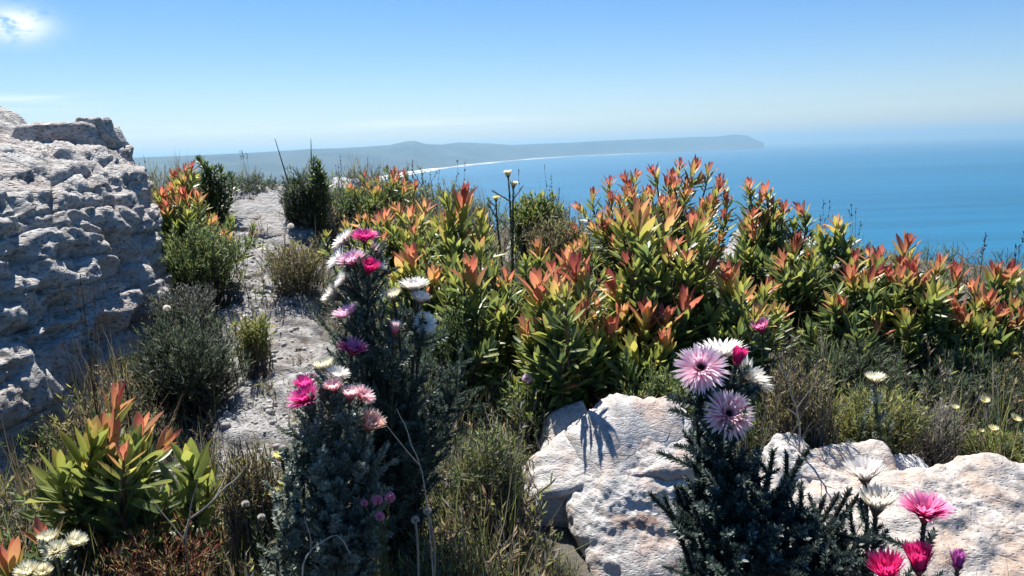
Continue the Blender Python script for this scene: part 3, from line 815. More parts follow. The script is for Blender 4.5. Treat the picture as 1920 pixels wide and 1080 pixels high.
# everlastings ---------------------------------------------------------------
SCHEMES = {  # colour at the base of a bract, the middle, the tip
    'hot':    ((0.50, 0.010, 0.13), (0.66, 0.030, 0.26), (0.72, 0.13, 0.42)),
    'cerise': ((0.52, 0.010, 0.12), (0.68, 0.020, 0.20), (0.70, 0.06, 0.26)),
    'magenta': ((0.52, 0.005, 0.12), (0.72, 0.070, 0.32), (0.82, 0.46, 0.62)),
    'pink':   ((0.48, 0.020, 0.12), (0.76, 0.360, 0.52), (0.84, 0.72, 0.78)),
    'lilac':  ((0.62, 0.040, 0.20), (0.82, 0.460, 0.58), (0.86, 0.77, 0.79)),
    'rose':   ((0.54, 0.020, 0.08), (0.80, 0.360, 0.42), (0.86, 0.77, 0.75)),
    'white':  ((0.42, 0.200, 0.15), (0.78, 0.720, 0.66), (0.86, 0.85, 0.82)),
    'cream':  ((0.40, 0.280, 0.15), (0.78, 0.730, 0.54), (0.84, 0.82, 0.68)),
    'faded':  ((0.22, 0.120, 0.08), (0.66, 0.600, 0.50), (0.84, 0.82, 0.75)),
    'salmon': ((0.50, 0.100, 0.08), (0.78, 0.380, 0.30), (0.86, 0.70, 0.62)),
    'purple': ((0.36, 0.020, 0.18), (0.48, 0.080, 0.36), (0.58, 0.18, 0.48)),
    'yellow': ((0.60, 0.520, 0.14), (0.80, 0.740, 0.34), (0.84, 0.80, 0.46)),
}
HEADS = {}
def head_mesh(scheme, opn, var):
    key = (scheme, opn, var)
    if key in HEADS: return HEADS[key]
    rg = np.random.default_rng(abs(hash((opn, var))) % 99991 + len(scheme))
    c0, c1, c2 = (np.array(c_) for c_ in SCHEMES[scheme])
    ac = Acc()
    nw = 6
    for w_ in range(nw):
        n = 30 - 3 * w_
        lenb = (1.0, 1.0, 0.96, 0.85, 0.66, 0.46)[w_]
        tilt = opn * (1.42, 1.28, 1.10, 0.90, 0.66, 0.42)[w_] + 0.02
        a = np.arange(n) / n * 2 * np.pi + w_ * 0.37 + rg.normal(0, 0.06, n)
        rad_ = np.stack([np.cos(a), np.sin(a), 0 * a], 1); up = np.array([[0, 0, 1.0]])
        tl = tilt + rg.normal(0, 0.07, n)
        d = np.cos(tl)[:, None] * up + np.sin(tl)[:, None] * rad_
        nn = np.cos(tl)[:, None] * -rad_ + np.sin(tl)[:, None] * up
        T_ = strip(5, [0.036, 0.066, 0.074, 0.056, 0.004], bend=-0.10 if opn > 0.6 else 0.10 * (1 - opn), cup=0.35)
        q = rad_ * (0.20 - 0.018 * w_) + up * (0.02 * w_)
        S = lenb * rg.uniform(0.88, 1.06, n)
        Vv_, Ff_, Cc_ = instances(T_, frames(d, nn), q, np.stack([0.95 + 0 * S, S, S], 1), np.stack([0 * a, rg.random(n)], 1))
        v = Cc_[:, 2:3]; rn = Cc_[:, 1:2]
        C = np.where(v < 0.45, c0 + (c1 - c0) * (v / 0.45), c1 + (c2 - c1) * ((v - 0.45) / 0.55)) * (0.90 + 0.2 * rn)
        ac.put(Vv_, Ff_, C)
    br = ac.mesh('flower_head', M_PETAL)
    # involucre: small brownish scales in a cone below
    ac = Acc(); n = 54
    f = np.arange(n) / n; a = np.arange(n) * PHI
    rad_ = np.stack([np.cos(a), np.sin(a), 0 * a], 1); up = np.array([[0, 0, 1.0]])
    q = rad_ * (0.06 + 0.19 * f)[:, None] + up * (-0.30 + 0.30 * f)[:, None]
    d = up * 0.85 + rad_ * 0.5
    Vv_, Ff_, Cc_ = instances(strip(3, [0.05, 0.06, 0.004]), frames(d, -rad_ + 0.3 * up), q, np.stack([1 + 0 * f, 0.17 + 0 * f, 1 + 0 * f], 1), np.zeros((n, 2)))
    cc = np.array([0.20, 0.13, 0.10]) * 0.7 + 0.3 * c0
    ac.put(Vv_, Ff_, cc[None] * (0.6 + 0.8 * Cc_[:, 2:3]))
    tv, tf = tube([(0, 0, -0.34), (0, 0, -0.2), (0, 0, -0.05), (0, 0, 0.03)], [0.05, 0.12, 0.19, 0.20], 9); ac.put(tv, tf, cc * 0.6)
    inv = ac.mesh('involucre', M_SCALE)
    # disc of florets
    ac = Acc(); n = 70
    f = np.sqrt((np.arange(n) + 0.5) / n); a = np.arange(n) * PHI
    rad_ = np.stack([np.cos(a), np.sin(a), 0 * a], 1)
    q = rad_ * (0.155 * f)[:, None] + up * (0.06 + 0.07 * (1 - f * f))[:, None]
    Vv_, Ff_, Cc_ = instances(strip(3, [0.016, 0.02, 0.012], bend=0.0), frames(up + 0.35 * rad_, rad_ + 0.01), q, np.stack([1 + 0 * f, 0.14 + 0 * f, 1 + 0 * f], 1), np.zeros((n, 2)))
    cd = np.where((f < 0.62)[:, None], np.array([[0.035, 0.045, 0.045]]), np.array([[0.55, 0.52, 0.50]]))
    ac.put(Vv_, Ff_, np.repeat(cd, 6, 0) * (0.6 + 0.6 * Cc_[:, 2:3]))
    disc = ac.mesh('disc', M_SCALE)
    HEADS[key] = (br, inv, disc)
    return HEADS[key]

SCL = strip(3, [0.20, 0.26, 0.02], bend=0.15, cup=0.5)
def scaly(ac, pts, base, per_m, size, tilt, rg, col, s0=0.0, s1=1.0, shrink=0.4, wid=1.0):
    """a stem clothed in small scale leaves"""
    q, tg, tot = along(pts, [0.5])
    n = max(6, int(per_m * tot * (s1 - s0)))
    s = np.linspace(s0, s1, n); q, tg, _ = along(pts, s); u_, w_ = perp(tg)
    a = np.arange(n) * PHI + rg.normal(0, 0.15, n)
    rad_ = np.cos(a)[:, None] * u_ + np.sin(a)[:, None] * w_
    tl = tilt + rg.normal(0, 0.16, n)
    d = np.cos(tl)[:, None] * tg + np.sin(tl)[:, None] * rad_
    nn = np.cos(tl)[:, None] * -rad_ + np.sin(tl)[:, None] * tg
    sz = size * rg.uniform(0.75, 1.2, n) * (1 - shrink * sstep(s, 0.75, 1.0))
    br = rg.uniform(0.55, 1.5, n)
    c = np.asarray(col)[None] * br[:, None]
    hi = rg.random(n) < 0.10  # scattered leaves coloured pale grey-green, highlights painted into the foliage
    c[hi] = np.array([0.20, 0.25, 0.22]) * rg.uniform(0.6, 1.1, hi.sum())[:, None]
    Vv_, Ff_, Cc_ = instances(SCL, frames(d, nn), q + rad_ * 0.0008 - base, np.stack([sz * wid, sz, sz], 1), c)
    ac.put(Vv_, Ff_, Cc_)

DARKG = np.array([0.046, 0.068, 0.056])
GREYG = np.array([0.22, 0.25, 0.20])
# side branchlets: a small set of shapes shared by all plants of a kind
def branchlets(nm, nvar, length, per_m, size, tilt, col, seed, wid=1.0):
    out = []
    for k in range(nvar):
        rg = np.random.default_rng(seed + k)
        L = length * rg.uniform(0.75, 1.25); b_ = rg.uniform(-0.2, 0.35) * L
        pts = bez((0, 0, 0), (0, L * 0.33, 0), (rg.normal(0, 0.05) * L, L * 0.66, b_ * 0.5), (rg.normal(0, 0.08) * L, L, b_), 9)
        ac = Acc(); tv, tf = tube(pts, np.linspace(0.0014, 0.0007, 9), 4); ac.put(tv, tf, np.asarray(col) * 1.2)
        scaly(ac, pts, np.zeros(3), per_m, size, tilt, rg, col, wid=wid)
        out.append((ac.mesh(nm, M_SCALE), np.concatenate(ac.V), np.concatenate(ac.F[4]), np.concatenate(ac.C)))
    return out
BR_DARK = branchlets('branchlet', 7, 0.040, 1500, 0.0075, 1.0, DARKG, 100, 0.9)
BR_NEEDLE = branchlets('branchlet', 7, 0.070, 1000, 0.0125, 0.75, np.array([0.090, 0.122, 0.094]), 200, 0.55)
BR_GREY = branchlets('branchlet', 7, 0.050, 900, 0.0125, 0.85, GREYG, 300, 0.85)

def everlasting(label, base, heads, seed, brset, stem_col, sprigs=(), nbr=9, per_m=1500, leaf=0.007, tilt=0.55, wid=0.8, group=None, br0=0.35, stem_r=0.0020):
    """heads: (px, py, Y, width in photo pixels, scheme, openness, facing vector)
    sprigs: (px, py, Y) tips of leafy stems without a head"""
    rg = np.random.default_rng(seed)
    base = np.array(base, float)
    root = thing('everlasting_plant', label, 'flowering plant', tuple(base), group)
    nst = len(heads) + len(sprigs); own = max(1, 290 // nst); rest = Acc()
    def stem(tip, lean, nb):
        pts = stem_curve(base + rg.normal(0, 0.025, 3) * np.array([1, 1, 0]) - np.array([0, 0, 0.01]), tip, lean)
        ac = Acc(); tv, tf = tube(pts - base, np.linspace(stem_r * 1.7, stem_r, len(pts)), 5); ac.put(tv, tf, np.array([0.05, 0.05, 0.045]))
        scaly(ac, pts, base, per_m, leaf, tilt, rg, stem_col, 0.25, 1.0, 0.3, wid)
        so = add('stem', ac.mesh('stem', M_SCALE), root)
        if nb:
            s = np.sort(1 - (1 - br0) * rg.random(nb) ** 1.3)[::-1] * 0.97; q, tg, tot = along(pts, s); u_, w_ = perp(tg)
            a = rg.uniform(0, 6.28, nb); rad_ = np.cos(a)[:, None] * u_ + np.sin(a)[:, None] * w_
            tl = rg.uniform(0.55, 1.05, nb)
            d = np.cos(tl)[:, None] * tg + np.sin(tl)[:, None] * rad_
            nn = np.cos(tl)[:, None] * -rad_ + np.sin(tl)[:, None] * tg
            Rm = frames(d, nn)
            for k in range(nb):
                me_, bv, bf, bc = brset[int(rg.integers(0, len(brset)))]
                sc_ = float(rg.uniform(0.7, 1.15) * (1.15 - 0.45 * s[k]))
                if k >= own:
                    rest.put(bv * sc_ @ Rm[k].T + q[k] - base, bf, bc); continue
                b_ = bpy.data.objects.new('branchlet', me_)
                COL.objects.link(b_); b_.parent = so
                b_.matrix_local = Matrix.Translation(Vector((q[k] - base).tolist())) @ Matrix(Rm[k].tolist()).to_4x4() @ Matrix.Scale(sc_, 4)
        return pts
    for px, py, Y, wpx, scheme, opn, face in heads:
        ctr = np.array(P(px, py, Y)[:]); rad_m = wpx / F * Y * 0.5
        f = np.array(face, float); f /= np.linalg.norm(f)
        o_ = max(math.sin(min(opn * 1.42, math.pi / 2)), 0.30)
        size = rad_m / (0.22 + 0.95 * o_)
        foot = ctr - f * size * (0.12 if opn > 0.8 else 0.42)
        stem(foot - f * size * 0.32, f * 0.7 + np.array([0, 0, 0.8]), nbr)
        br, inv, disc = head_mesh(scheme, opn, int(rg.integers(0, 2)))
        u_, w_ = perp(f[None]); 
        mt = Matrix(np.stack([u_[0], w_[0], f], 1).tolist()).to_4x4()
        h_ = add('flower_head', br, root)
        h_.matrix_local = Matrix.Translation(Vector((foot - base).tolist())) @ mt @ Matrix.Rotation(float(rg.random() * 6), 4, 'Z') @ Matrix.Scale(float(size), 4)
        add('involucre', inv, h_)
        if opn > 0.7: add('disc', disc, h_)
    for sp in sprigs:
        px, py, Y = sp[:3]
        tip = np.array(P(px, py, Y)[:])
        stem(tip, (tip - base) * np.array([1, 1, 0]) * 1.5 + np.array([0, 0, 0.35]) + rg.normal(0, 0.08, 3), sp[3] if len(sp) > 3 else nbr)
    if rest.n: add('branchlets', rest.mesh('branchlets', M_SCALE), root, kind='stuff')
    return root

# heath shrubs, grasses and undergrowth --------------------------------------
NEEDLE = strip(3, [0.07, 0.10, 0.01], bend=0.1)
BLADES = [strip(4, [0.5, 0.45, 0.32, 0.02], bend=b_) for b_ in (0.05, 0.25, -0.2, 0.45)]
def mixcol(cols, n, rg, jit=0.25):
    cols = np.array(cols, float); c = cols[rg.integers(0, len(cols), n)]
    return c * rg.uniform(1 - jit, 1 + jit, (n, 1))
GREEN = [(0.050, 0.080, 0.028), (0.075, 0.105, 0.034), (0.042, 0.062, 0.030), (0.10, 0.12, 0.04)]
OLIVE = [(0.110, 0.120, 0.036), (0.150, 0.145, 0.045), (0.080, 0.095, 0.032), (0.17, 0.15, 0.06)]
BROWN = [(0.110, 0.080, 0.050), (0.160, 0.115, 0.070), (0.075, 0.055, 0.040), (0.09, 0.09, 0.04)]
DARK = [(0.028, 0.040, 0.026), (0.040, 0.050, 0.030), (0.022, 0.030, 0.026), (0.05, 0.055, 0.035)]
GREY = [(0.200, 0.190, 0.180), (0.140, 0.135, 0.130), (0.280, 0.265, 0.250), (0.10, 0.10, 0.09)]
RED = [(0.200, 0.060, 0.038), (0.150, 0.050, 0.035), (0.260, 0.090, 0.050), (0.11, 0.07, 0.035)]
YGREEN = [(0.150, 0.165, 0.040), (0.210, 0.200, 0.050), (0.110, 0.130, 0.038)]
STRAW = [(0.340, 0.290, 0.190), (0.260, 0.230, 0.150), (0.180, 0.165, 0.100)]

_lift = lambda cs, f: [tuple(v * f for v in c_) for c_ in cs]
GREEN, OLIVE, BROWN, DARK, YGREEN, RED = _lift(GREEN, 1.9), _lift(OLIVE, 1.9), _lift(BROWN, 2.0), _lift(DARK, 2.2), _lift(YGREEN, 1.4), _lift(RED, 1.15)

def heath_arrays(rg, base, ctr, radii, ntw, per, leaf, cols, twc, flat=0.0, up=0.6, ac_t=None, ac_l=None, wid=1.0, tw=0.0009):
    base = np.asarray(base, float); ctr = np.asarray(ctr, float)
    for k in range(ntw):
        v = rg.normal(size=3); v /= np.linalg.norm(v); v[2] = abs(v[2]) if rg.random() < up else v[2]
        tip = ctr + v * np.asarray(radii) * rg.uniform(0.55, 1.05)
        b0 = base + rg.normal(0, 0.25, 3) * np.asarray(radii) * np.array([1, 1, 0])
        dirn = np.array([0, 0, 0.75]) + v * 0.7 + rg.normal(0, 0.45, 3)
        L = np.linalg.norm(tip - b0)
        pts = bez(b0, b0 + np.array([0, 0, 0.30 * L]) + (v * np.array([1, 1, 0.2]) + rg.normal(0, 0.4, 3)) * 0.28 * L, tip - dirn * 0.3 * L, tip, 7)
        tv, tf = tube(pts, np.linspace(tw * 1.8, tw * 0.7, 7), 3); ac_t.put(tv, tf, np.asarray(twc) * rg.uniform(0.6, 1.3))
        n = max(4, int(per * rg.uniform(0.6, 1.3)))
        s = rg.uniform(0.30, 1.0, n) ** 0.7; q, tg, _ = along(pts, s); u_, w_ = perp(tg)
        a = rg.uniform(0, 6.28, n); rad_ = np.cos(a)[:, None] * u_ + np.sin(a)[:, None] * w_
        tl = rg.uniform(0.35, 1.1, n); d = np.cos(tl)[:, None] * tg + np.sin(tl)[:, None] * rad_
        nn = np.cos(tl)[:, None] * -rad_ + np.sin(tl)[:, None] * tg
        sz = leaf * rg.uniform(0.6, 1.3, n)
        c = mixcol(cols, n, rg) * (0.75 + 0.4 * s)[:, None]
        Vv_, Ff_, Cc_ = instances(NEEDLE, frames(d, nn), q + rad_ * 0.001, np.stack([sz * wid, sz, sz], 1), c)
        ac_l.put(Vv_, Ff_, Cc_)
def heath(label, px, py, Y, wpx, hpx, seed, cols, twc, ntw=90, per=26, leaf=0.012, wid=1.0, group=None, name='heath_shrub', cat='shrub', tw=0.0009, depth=None):
    """a fine-leaved shrub whose crown is centred on a pixel, wpx by hpx photo pixels"""
    rg = np.random.default_rng(seed)
    c = np.array(P(px, py, Y)[:]); k = Y / F
    base = np.array([c[0], c[1], gz(c[0], c[1])])
    root = thing(name, label, cat, tuple(base), group)
    a1, a2 = Acc(), Acc()
    heath_arrays(rg, base, c, (wpx * k / 2, depth or wpx * k / 2, hpx * k / 2), ntw, per, leaf, cols, twc, ac_t=a1, ac_l=a2, wid=wid, tw=tw)
    add('twigs', a1.mesh('twigs', M_TWIG, base), root, kind='stuff')
    add('foliage', a2.mesh('foliage', M_FOL, base), root, kind='stuff')
    return root
def tuft_arrays(rg, ac, base, n, h, spread, cols, wid=0.0016, lean=(0, 0)):
    base = np.asarray(base, float)
    a = rg.uniform(0, 6.28, n); tl = np.abs(rg.normal(0, spread, n))
    d = np.stack([np.cos(a) * np.sin(tl) + lean[0], np.sin(a) * np.sin(tl) + lean[1], np.cos(tl)], 1)
    q = base + np.stack([np.cos(a), np.sin(a), 0 * a], 1) * (rg.random(n) * h * 0.10)[:, None]
    nn = np.stack([-np.cos(a), -np.sin(a), 0.4 + 0 * a], 1) + rg.normal(0, 0.5, (n, 3))
    L = h * rg.uniform(0.45, 1.1, n)
    which = rg.integers(0, 4, n); c = mixcol(cols, n, rg)
    for k in range(4):
        m_ = which == k
        if m_.any():
            Vv_, Ff_, Cc_ = instances(BLADES[k], frames(d[m_], nn[m_]), q[m_], np.stack([wid * rg.uniform(0.7, 1.4, m_.sum()), L[m_], L[m_]], 1), c[m_])
            ac.put(Vv_, Ff_, Cc_)
def tuft(label, base, n, h, seed, cols, spread=0.3, wid=0.0016, heads=0, headcol=(0.05, 0.035, 0.03), name='grass_tuft', cat='grass', group=None):
    rg = np.random.default_rng(seed); ac = Acc(); base = np.asarray(base, float)
    root = thing(name, label, cat, tuple(base), group)
    tuft_arrays(rg, ac, base, n, h, spread, cols, wid)
    add('blades', ac.mesh('blades', M_GRASS, base), root, kind='stuff')
    if heads:
        ac = Acc()
        for k in range(heads):
            a = rg.uniform(0, 6.28); tl = abs(rg.normal(0, spread * 0.6)); L = h * rg.uniform(0.9, 1.35)
            d = np.array([math.cos(a) * math.sin(tl), math.sin(a) * math.sin(tl), math.cos(tl)])
            pts = bez(base, base + np.array([0, 0, L * 0.4]), base + d * L * 0.7, base + d * L, 7)
            tv, tf = tube(pts, np.linspace(wid * 0.5, wid * 0.3, 7), 3); ac.put(tv, tf, np.array(cols[0]) * 0.8)
            n_ = 7; s = rg.uniform(0.80, 1.0, n_); q, tg, _ = along(pts, s)
            dd = tg + rg.normal(0, 0.5, (n_, 3))
            Vv_, Ff_, Cc_ = instances(NEEDLE, frames(dd, rg.normal(size=(n_, 3))), q, np.stack([0.02 + 0 * s, 0.010 + 0 * s, 0.01 + 0 * s], 1), mixcol([headcol], n_, rg))
            ac.put(Vv_, Ff_, Cc_)
        add('seed_heads', ac.mesh('seed_heads', M_GRASS, base), root, kind='stuff')
    return root

def put_clump(ac, arr, pos, ang, sc, tint):
    V, Fc, C = arr
    ca, sa = math.cos(ang), math.sin(ang)
    Rz = np.array([[ca, -sa, 0], [sa, ca, 0], [0, 0, 1]])
    ac.put((V * sc) @ Rz.T + pos, Fc, C * tint)
def acc_arrays(ac): return np.concatenate(ac.V), np.concatenate(ac.F[4]), np.concatenate(ac.C)
# ------------------------------------------------------------------ conebushes
# near bush below the boulder wall
conebush('low conebush with broad lime-green leaves and coral-red tips against the grey boulder', gat(245, 1060, 1.42),
         [(212, 712, 1.36, 0.062, 0.92, 12, 0.55), (196, 765, 1.31, 0.058, 0.88, 12, 0.7), (262, 762, 1.36, 0.056, 0.90, 12, 0.75), (305, 795, 1.36, 0.056, 0.86, 12, 0.7),
          (165, 778, 1.28, 0.074, 0.44, 20, 0.75), (108, 830, 1.28, 0.070, 0.45, 18, 0.85), (350, 812, 1.31, 0.064, 0.46, 20, 0.7), (240, 800, 1.28, 0.066, 0.42, 18, 0.85), (385, 860, 1.35, 0.052, 0.46, 12, 0.9),
          (140, 905, 1.27, 0.064, 0.24, 14, 1.15), (215, 900, 1.24, 0.064, 0.22, 14, 1.15), (305, 895, 1.27, 0.062, 0.26, 14, 1.1), (360, 920, 1.30, 0.050, 0.22, 12, 1.1)], 21, extra=0.4, low=34, low_t=0.16, lowL=0.055, lw=1.12)
conebush('small orange conebush shoots at the foot of the lime-leaved conebush', gat(40, 1150, 1.12),
         [(12, 1005, 1.10, 0.055, 0.86, 12, 0.7), (-25, 990, 1.12, 0.050, 0.88, 12, 0.8), (75, 972, 1.15, 0.036, 0.84, 12, 0.7), (35, 1060, 1.08, 0.05, 0.45, 12, 1.0)], 22, extra=0, low=20)
# beside the boulder, further back
conebush('green conebush with small orange tips growing tight against the end of the boulder', gat(355, 530, 3.15),
         [(302, 345, 3.1, 0.048, 0.84), (322, 338, 3.1, 0.046, 0.80), (342, 345, 3.1, 0.044, 0.88), (312, 368, 3.05, 0.050, 0.80), (368, 350, 3.1, 0.050, 0.74), (395, 395, 3.1, 0.046, 0.66), (420, 425, 3.1, 0.044, 0.76),
          (350, 385, 3.0, 0.05, 0.45), (330, 405, 3.0, 0.05, 0.40), (385, 440, 3.0, 0.05, 0.36), (300, 420, 3.0, 0.05, 0.40), (430, 400, 3.2, 0.045, 0.42), (360, 420, 3.1, 0.05, 0.50), (410, 455, 3.0, 0.045, 0.35), (320, 450, 3.0, 0.045, 0.34)], 23, single=False, low=46, low_t=0.26, nleaf=24, lowL=0.046)
conebush('small bronze-tipped conebush on the crest beside the black-headed shrub', gat(345, 400, 3.9),
         [(325, 312, 3.9, 0.046, 0.95), (345, 303, 3.9, 0.046, 0.95), (358, 298, 3.9, 0.044, 0.97), (340, 325, 3.85, 0.05, 0.6), (360, 318, 3.85, 0.05, 0.5), (330, 335, 3.85, 0.05, 0.5)], 24, single=False, low=30, low_t=0.3)
# dark old shrub, almost a silhouette on the crest
conebush('black-looking old shrub with knobbly heads on the crest behind the boulder', gat(400, 400, 4.1),
         [(372, 288, 4.1, 0.040, 0.02, 30, 1.2), (386, 298, 4.1, 0.042, 0.02, 30, 1.2), (402, 306, 4.1, 0.040, 0.03, 28, 1.2), (412, 303, 4.1, 0.036, 0.02, 26, 1.2), (432, 318, 4.1, 0.034, 0.03, 24, 1.2), (420, 328, 4.1, 0.036, 0.03, 24, 1.2),
          (392, 318, 4.1, 0.044, 0.02, 30, 1.2), (405, 330, 4.1, 0.044, 0.02, 30, 1.2), (380, 322, 4.1, 0.044, 0.02, 30, 1.2)], 25, extra=0, single=False, low=40, low_t=0.03)
# rounded bush far on the crest
rg_ = np.random.default_rng(4)
sh = []
for k in range(58):
    a_, r_ = rg_.uniform(0, 6.28), math.sqrt(rg_.random())
    x_, y_ = 722 + 74 * r_ * math.cos(a_), 352 + 48 * r_ * math.sin(a_)
    sh.append((x_, max(y_, 306 + ((x_ - 715) / 78) ** 2 * 26), 4.4 + 0.25 * math.sin(k * 1.7), 0.040, 0.92 - 0.012 * max(0, y_ - 325) * (0.5 + rg_.random()), 14, 0.8))
conebush('rounded conebush with many small dark-red tips at the far crest above the bay', gat(722, 440, 4.45), sh, 26, single=False, extra=0, low=14, low_t=0.2)
# row of orange tips below it
conebush('low conebush with a row of bright orange tips behind the tall pink everlasting', gat(765, 560, 2.95),
         [(672, 398, 3.0, 0.045, 0.72), (708, 392, 3.0, 0.048, 0.76), (722, 385, 2.95, 0.050, 0.78), (744, 372, 2.95, 0.055, 0.80), (768, 378, 2.9, 0.055, 0.74), (795, 366, 2.95, 0.058, 0.76), (785, 395, 2.85, 0.05, 0.55), (735, 410, 2.85, 0.05, 0.5),
          (815, 398, 2.9, 0.05, 0.52), (700, 425, 2.85, 0.045, 0.45), (760, 425, 2.8, 0.05, 0.45), (648, 405, 3.05, 0.04, 0.7), (690, 440, 2.9, 0.04, 0.4), (800, 440, 2.8, 0.045, 0.4)], 27, single=False, low=40, low_t=0.26, nleaf=18)
conebush('upright conebush with one tall red-crowned shoot on the crest', gat(868, 640, 2.45),
         [(866, 338, 2.45, 0.072, 0.93, 24, 0.62), (838, 385, 2.42, 0.060, 0.52, 18, 0.8), (900, 385, 2.45, 0.052, 0.74, 16, 0.7), (822, 400, 2.5, 0.05, 0.55, 16, 0.9), (905, 410, 2.4, 0.055, 0.60, 16, 0.8), (895, 430, 2.4, 0.05, 0.82, 14, 0.6), (850, 440, 2.35, 0.05, 0.4, 16, 1.0)], 28, low=36, low_t=0.25)
conebush('conebush shoot with an orange tulip-shaped crown above long green leaves', gat(890, 700, 2.02),
         [(882, 470, 2.0, 0.068, 0.76, 26, 0.85), (838, 520, 2.05, 0.055, 0.36, 16, 1.0), (930, 540, 2.05, 0.052, 0.34, 16, 1.0), (898, 440, 2.2, 0.055, 0.60, 14, 0.8), (860, 590, 1.98, 0.05, 0.25, 14, 1.1), (915, 600, 1.98, 0.05, 0.25, 14, 1.1)], 29, low=40, low_t=0.2)
conebush('conebush with yellow-orange crown beside the white everlasting heads', gat(800, 660, 2.2),
         [(770, 452, 2.25, 0.062, 0.72, 22, 0.85), (752, 462, 2.3, 0.055, 0.76, 18, 0.8), (815, 495, 2.2, 0.050, 0.80, 14, 0.5), (790, 500, 2.2, 0.052, 0.4, 16, 0.9), (845, 470, 2.25, 0.05, 0.4, 16, 0.9), (740, 500, 2.3, 0.05, 0.42, 16, 0.9), (828, 545, 2.15, 0.05, 0.3, 16, 1.0)], 30, low=36, low_t=0.24)
conebush('slim conebush shoot with a brownish-orange bud between the central bushes', gat(955, 700, 2.15),
         [(950, 498, 2.15, 0.045, 0.84, 14, 0.6), (965, 560, 2.1, 0.045, 0.4, 16, 0.9), (935, 585, 2.1, 0.045, 0.34, 16, 1.0), (910, 620, 2.05, 0.045, 0.3, 14, 1.0)], 31, low=40, low_t=0.18)
conebush('conebush with a clear yellow crown in front of a grey-white stone', gat(1012, 640, 2.65),
         [(1008, 442, 2.6, 0.058, 0.62, 20, 0.9), (1075, 448, 2.6, 0.04, 0.7, 16, 0.8), (985, 470, 2.6, 0.05, 0.45, 16, 1.0), (1040, 490, 2.6, 0.05, 0.42, 16, 1.0)], 32, low=36, low_t=0.24)
# central pair
conebush('central conebush with pink-orange crowns and a dark bare lower stem', gat(1068, 850, 1.85),
         [(1008, 492, 1.85, 0.066, 0.84, 24, 0.85), (1042, 505, 1.80, 0.060, 0.74, 20, 0.85), (1078, 468, 1.95, 0.058, 0.94, 18, 0.75), (1060, 462, 2.0, 0.050, 0.95, 14, 0.7), (1100, 490, 1.92, 0.050, 0.90, 14, 0.6), (1088, 555, 1.82, 0.058, 0.80, 14, 0.45),
          (985, 590, 1.80, 0.058, 0.72, 16, 0.7), (1115, 545, 1.85, 0.05, 0.66, 14, 0.8), (1030, 580, 1.75, 0.058, 0.45, 18, 1.0), (1070, 610, 1.74, 0.06, 0.36, 18, 1.05), (1010, 640, 1.74, 0.058, 0.34, 18, 1.1), (1110, 625, 1.76, 0.055, 0.34, 16, 1.0)], 33, low=44, low_t=0.22)
conebush('central conebush with big orange crowns standing right behind the split rock', gat(1216, 830, 1.95),
         [(1148, 500, 1.98, 0.062, 0.90, 22, 0.7), (1212, 555, 1.88, 0.066, 0.84, 24, 0.8), (1250, 565, 1.88, 0.060, 0.82, 18, 0.75), (1145, 585, 1.85, 0.056, 0.82, 18, 0.7), (1282, 528, 1.93, 0.064, 0.90, 20, 0.65), (1168, 560, 1.91, 0.052, 0.62, 16, 0.8),
          (1185, 615, 1.83, 0.056, 0.50, 18, 0.95), (1245, 620, 1.83, 0.058, 0.55, 18, 0.9), (1215, 660, 1.81, 0.056, 0.34, 18, 1.1), (1270, 650, 1.85, 0.054, 0.32, 18, 1.1), (1160, 680, 1.83, 0.05, 0.30, 16, 1.1), (1225, 720, 1.83, 0.05, 0.24, 16, 1.15)], 34, low=44, low_t=0.22)
conebush('little conebush sprout with orange spreading tips on the back of the split rock', gat(1150, 830, 1.74),
         [(1135, 735, 1.72, 0.050, 0.80, 14, 1.0), (1168, 748, 1.72, 0.040, 0.78, 12, 0.8), (1185, 760, 1.72, 0.04, 0.45, 12, 0.9)], 35, extra=0, low=14)
conebush('tall conebush with one large yellow-orange crown over broad grey-green leaves', gat(1228, 700, 2.08),
         [(1196, 365, 2.08, 0.084, 0.74, 26, 0.72), (1302, 390, 2.10, 0.070, 0.80, 22, 0.85), (1258, 432, 2.05, 0.056, 0.84, 16, 0.8), (1182, 462, 2.0, 0.054, 0.90, 16, 0.85), (1212, 440, 2.0, 0.07, 0.36, 18, 1.1), (1275, 470, 2.0, 0.062, 0.40, 18, 1.0),
          (1230, 490, 1.95, 0.058, 0.46, 18, 1.0), (1300, 500, 2.0, 0.055, 0.44, 16, 1.0), (1165, 500, 2.0, 0.055, 0.50, 16, 1.0), (1200, 530, 1.95, 0.055, 0.34, 18, 1.1)], 36, low=44, low_t=0.26)
conebush('conebush with a split orange crown beside the lilac everlasting head', gat(1350, 720, 2.0),
         [(1366, 480, 2.0, 0.066, 0.80, 24, 0.9), (1330, 475, 2.05, 0.054, 0.90, 14, 0.7), (1398, 520, 2.05, 0.05, 0.85, 14, 0.8), (1442, 515, 2.1, 0.048, 0.92, 16, 0.75), (1425, 560, 1.9, 0.048, 0.58, 18, 1.0), (1455, 560, 1.95, 0.042, 0.56, 14, 0.9), (1370, 560, 1.95, 0.056, 0.36, 18, 1.0), (1330, 560, 1.95, 0.055, 0.40, 16, 1.0),
          (1345, 610, 1.9, 0.055, 0.30, 16, 1.1), (1405, 610, 1.9, 0.05, 0.30, 16, 1.1)], 37, low=40, low_t=0.2)
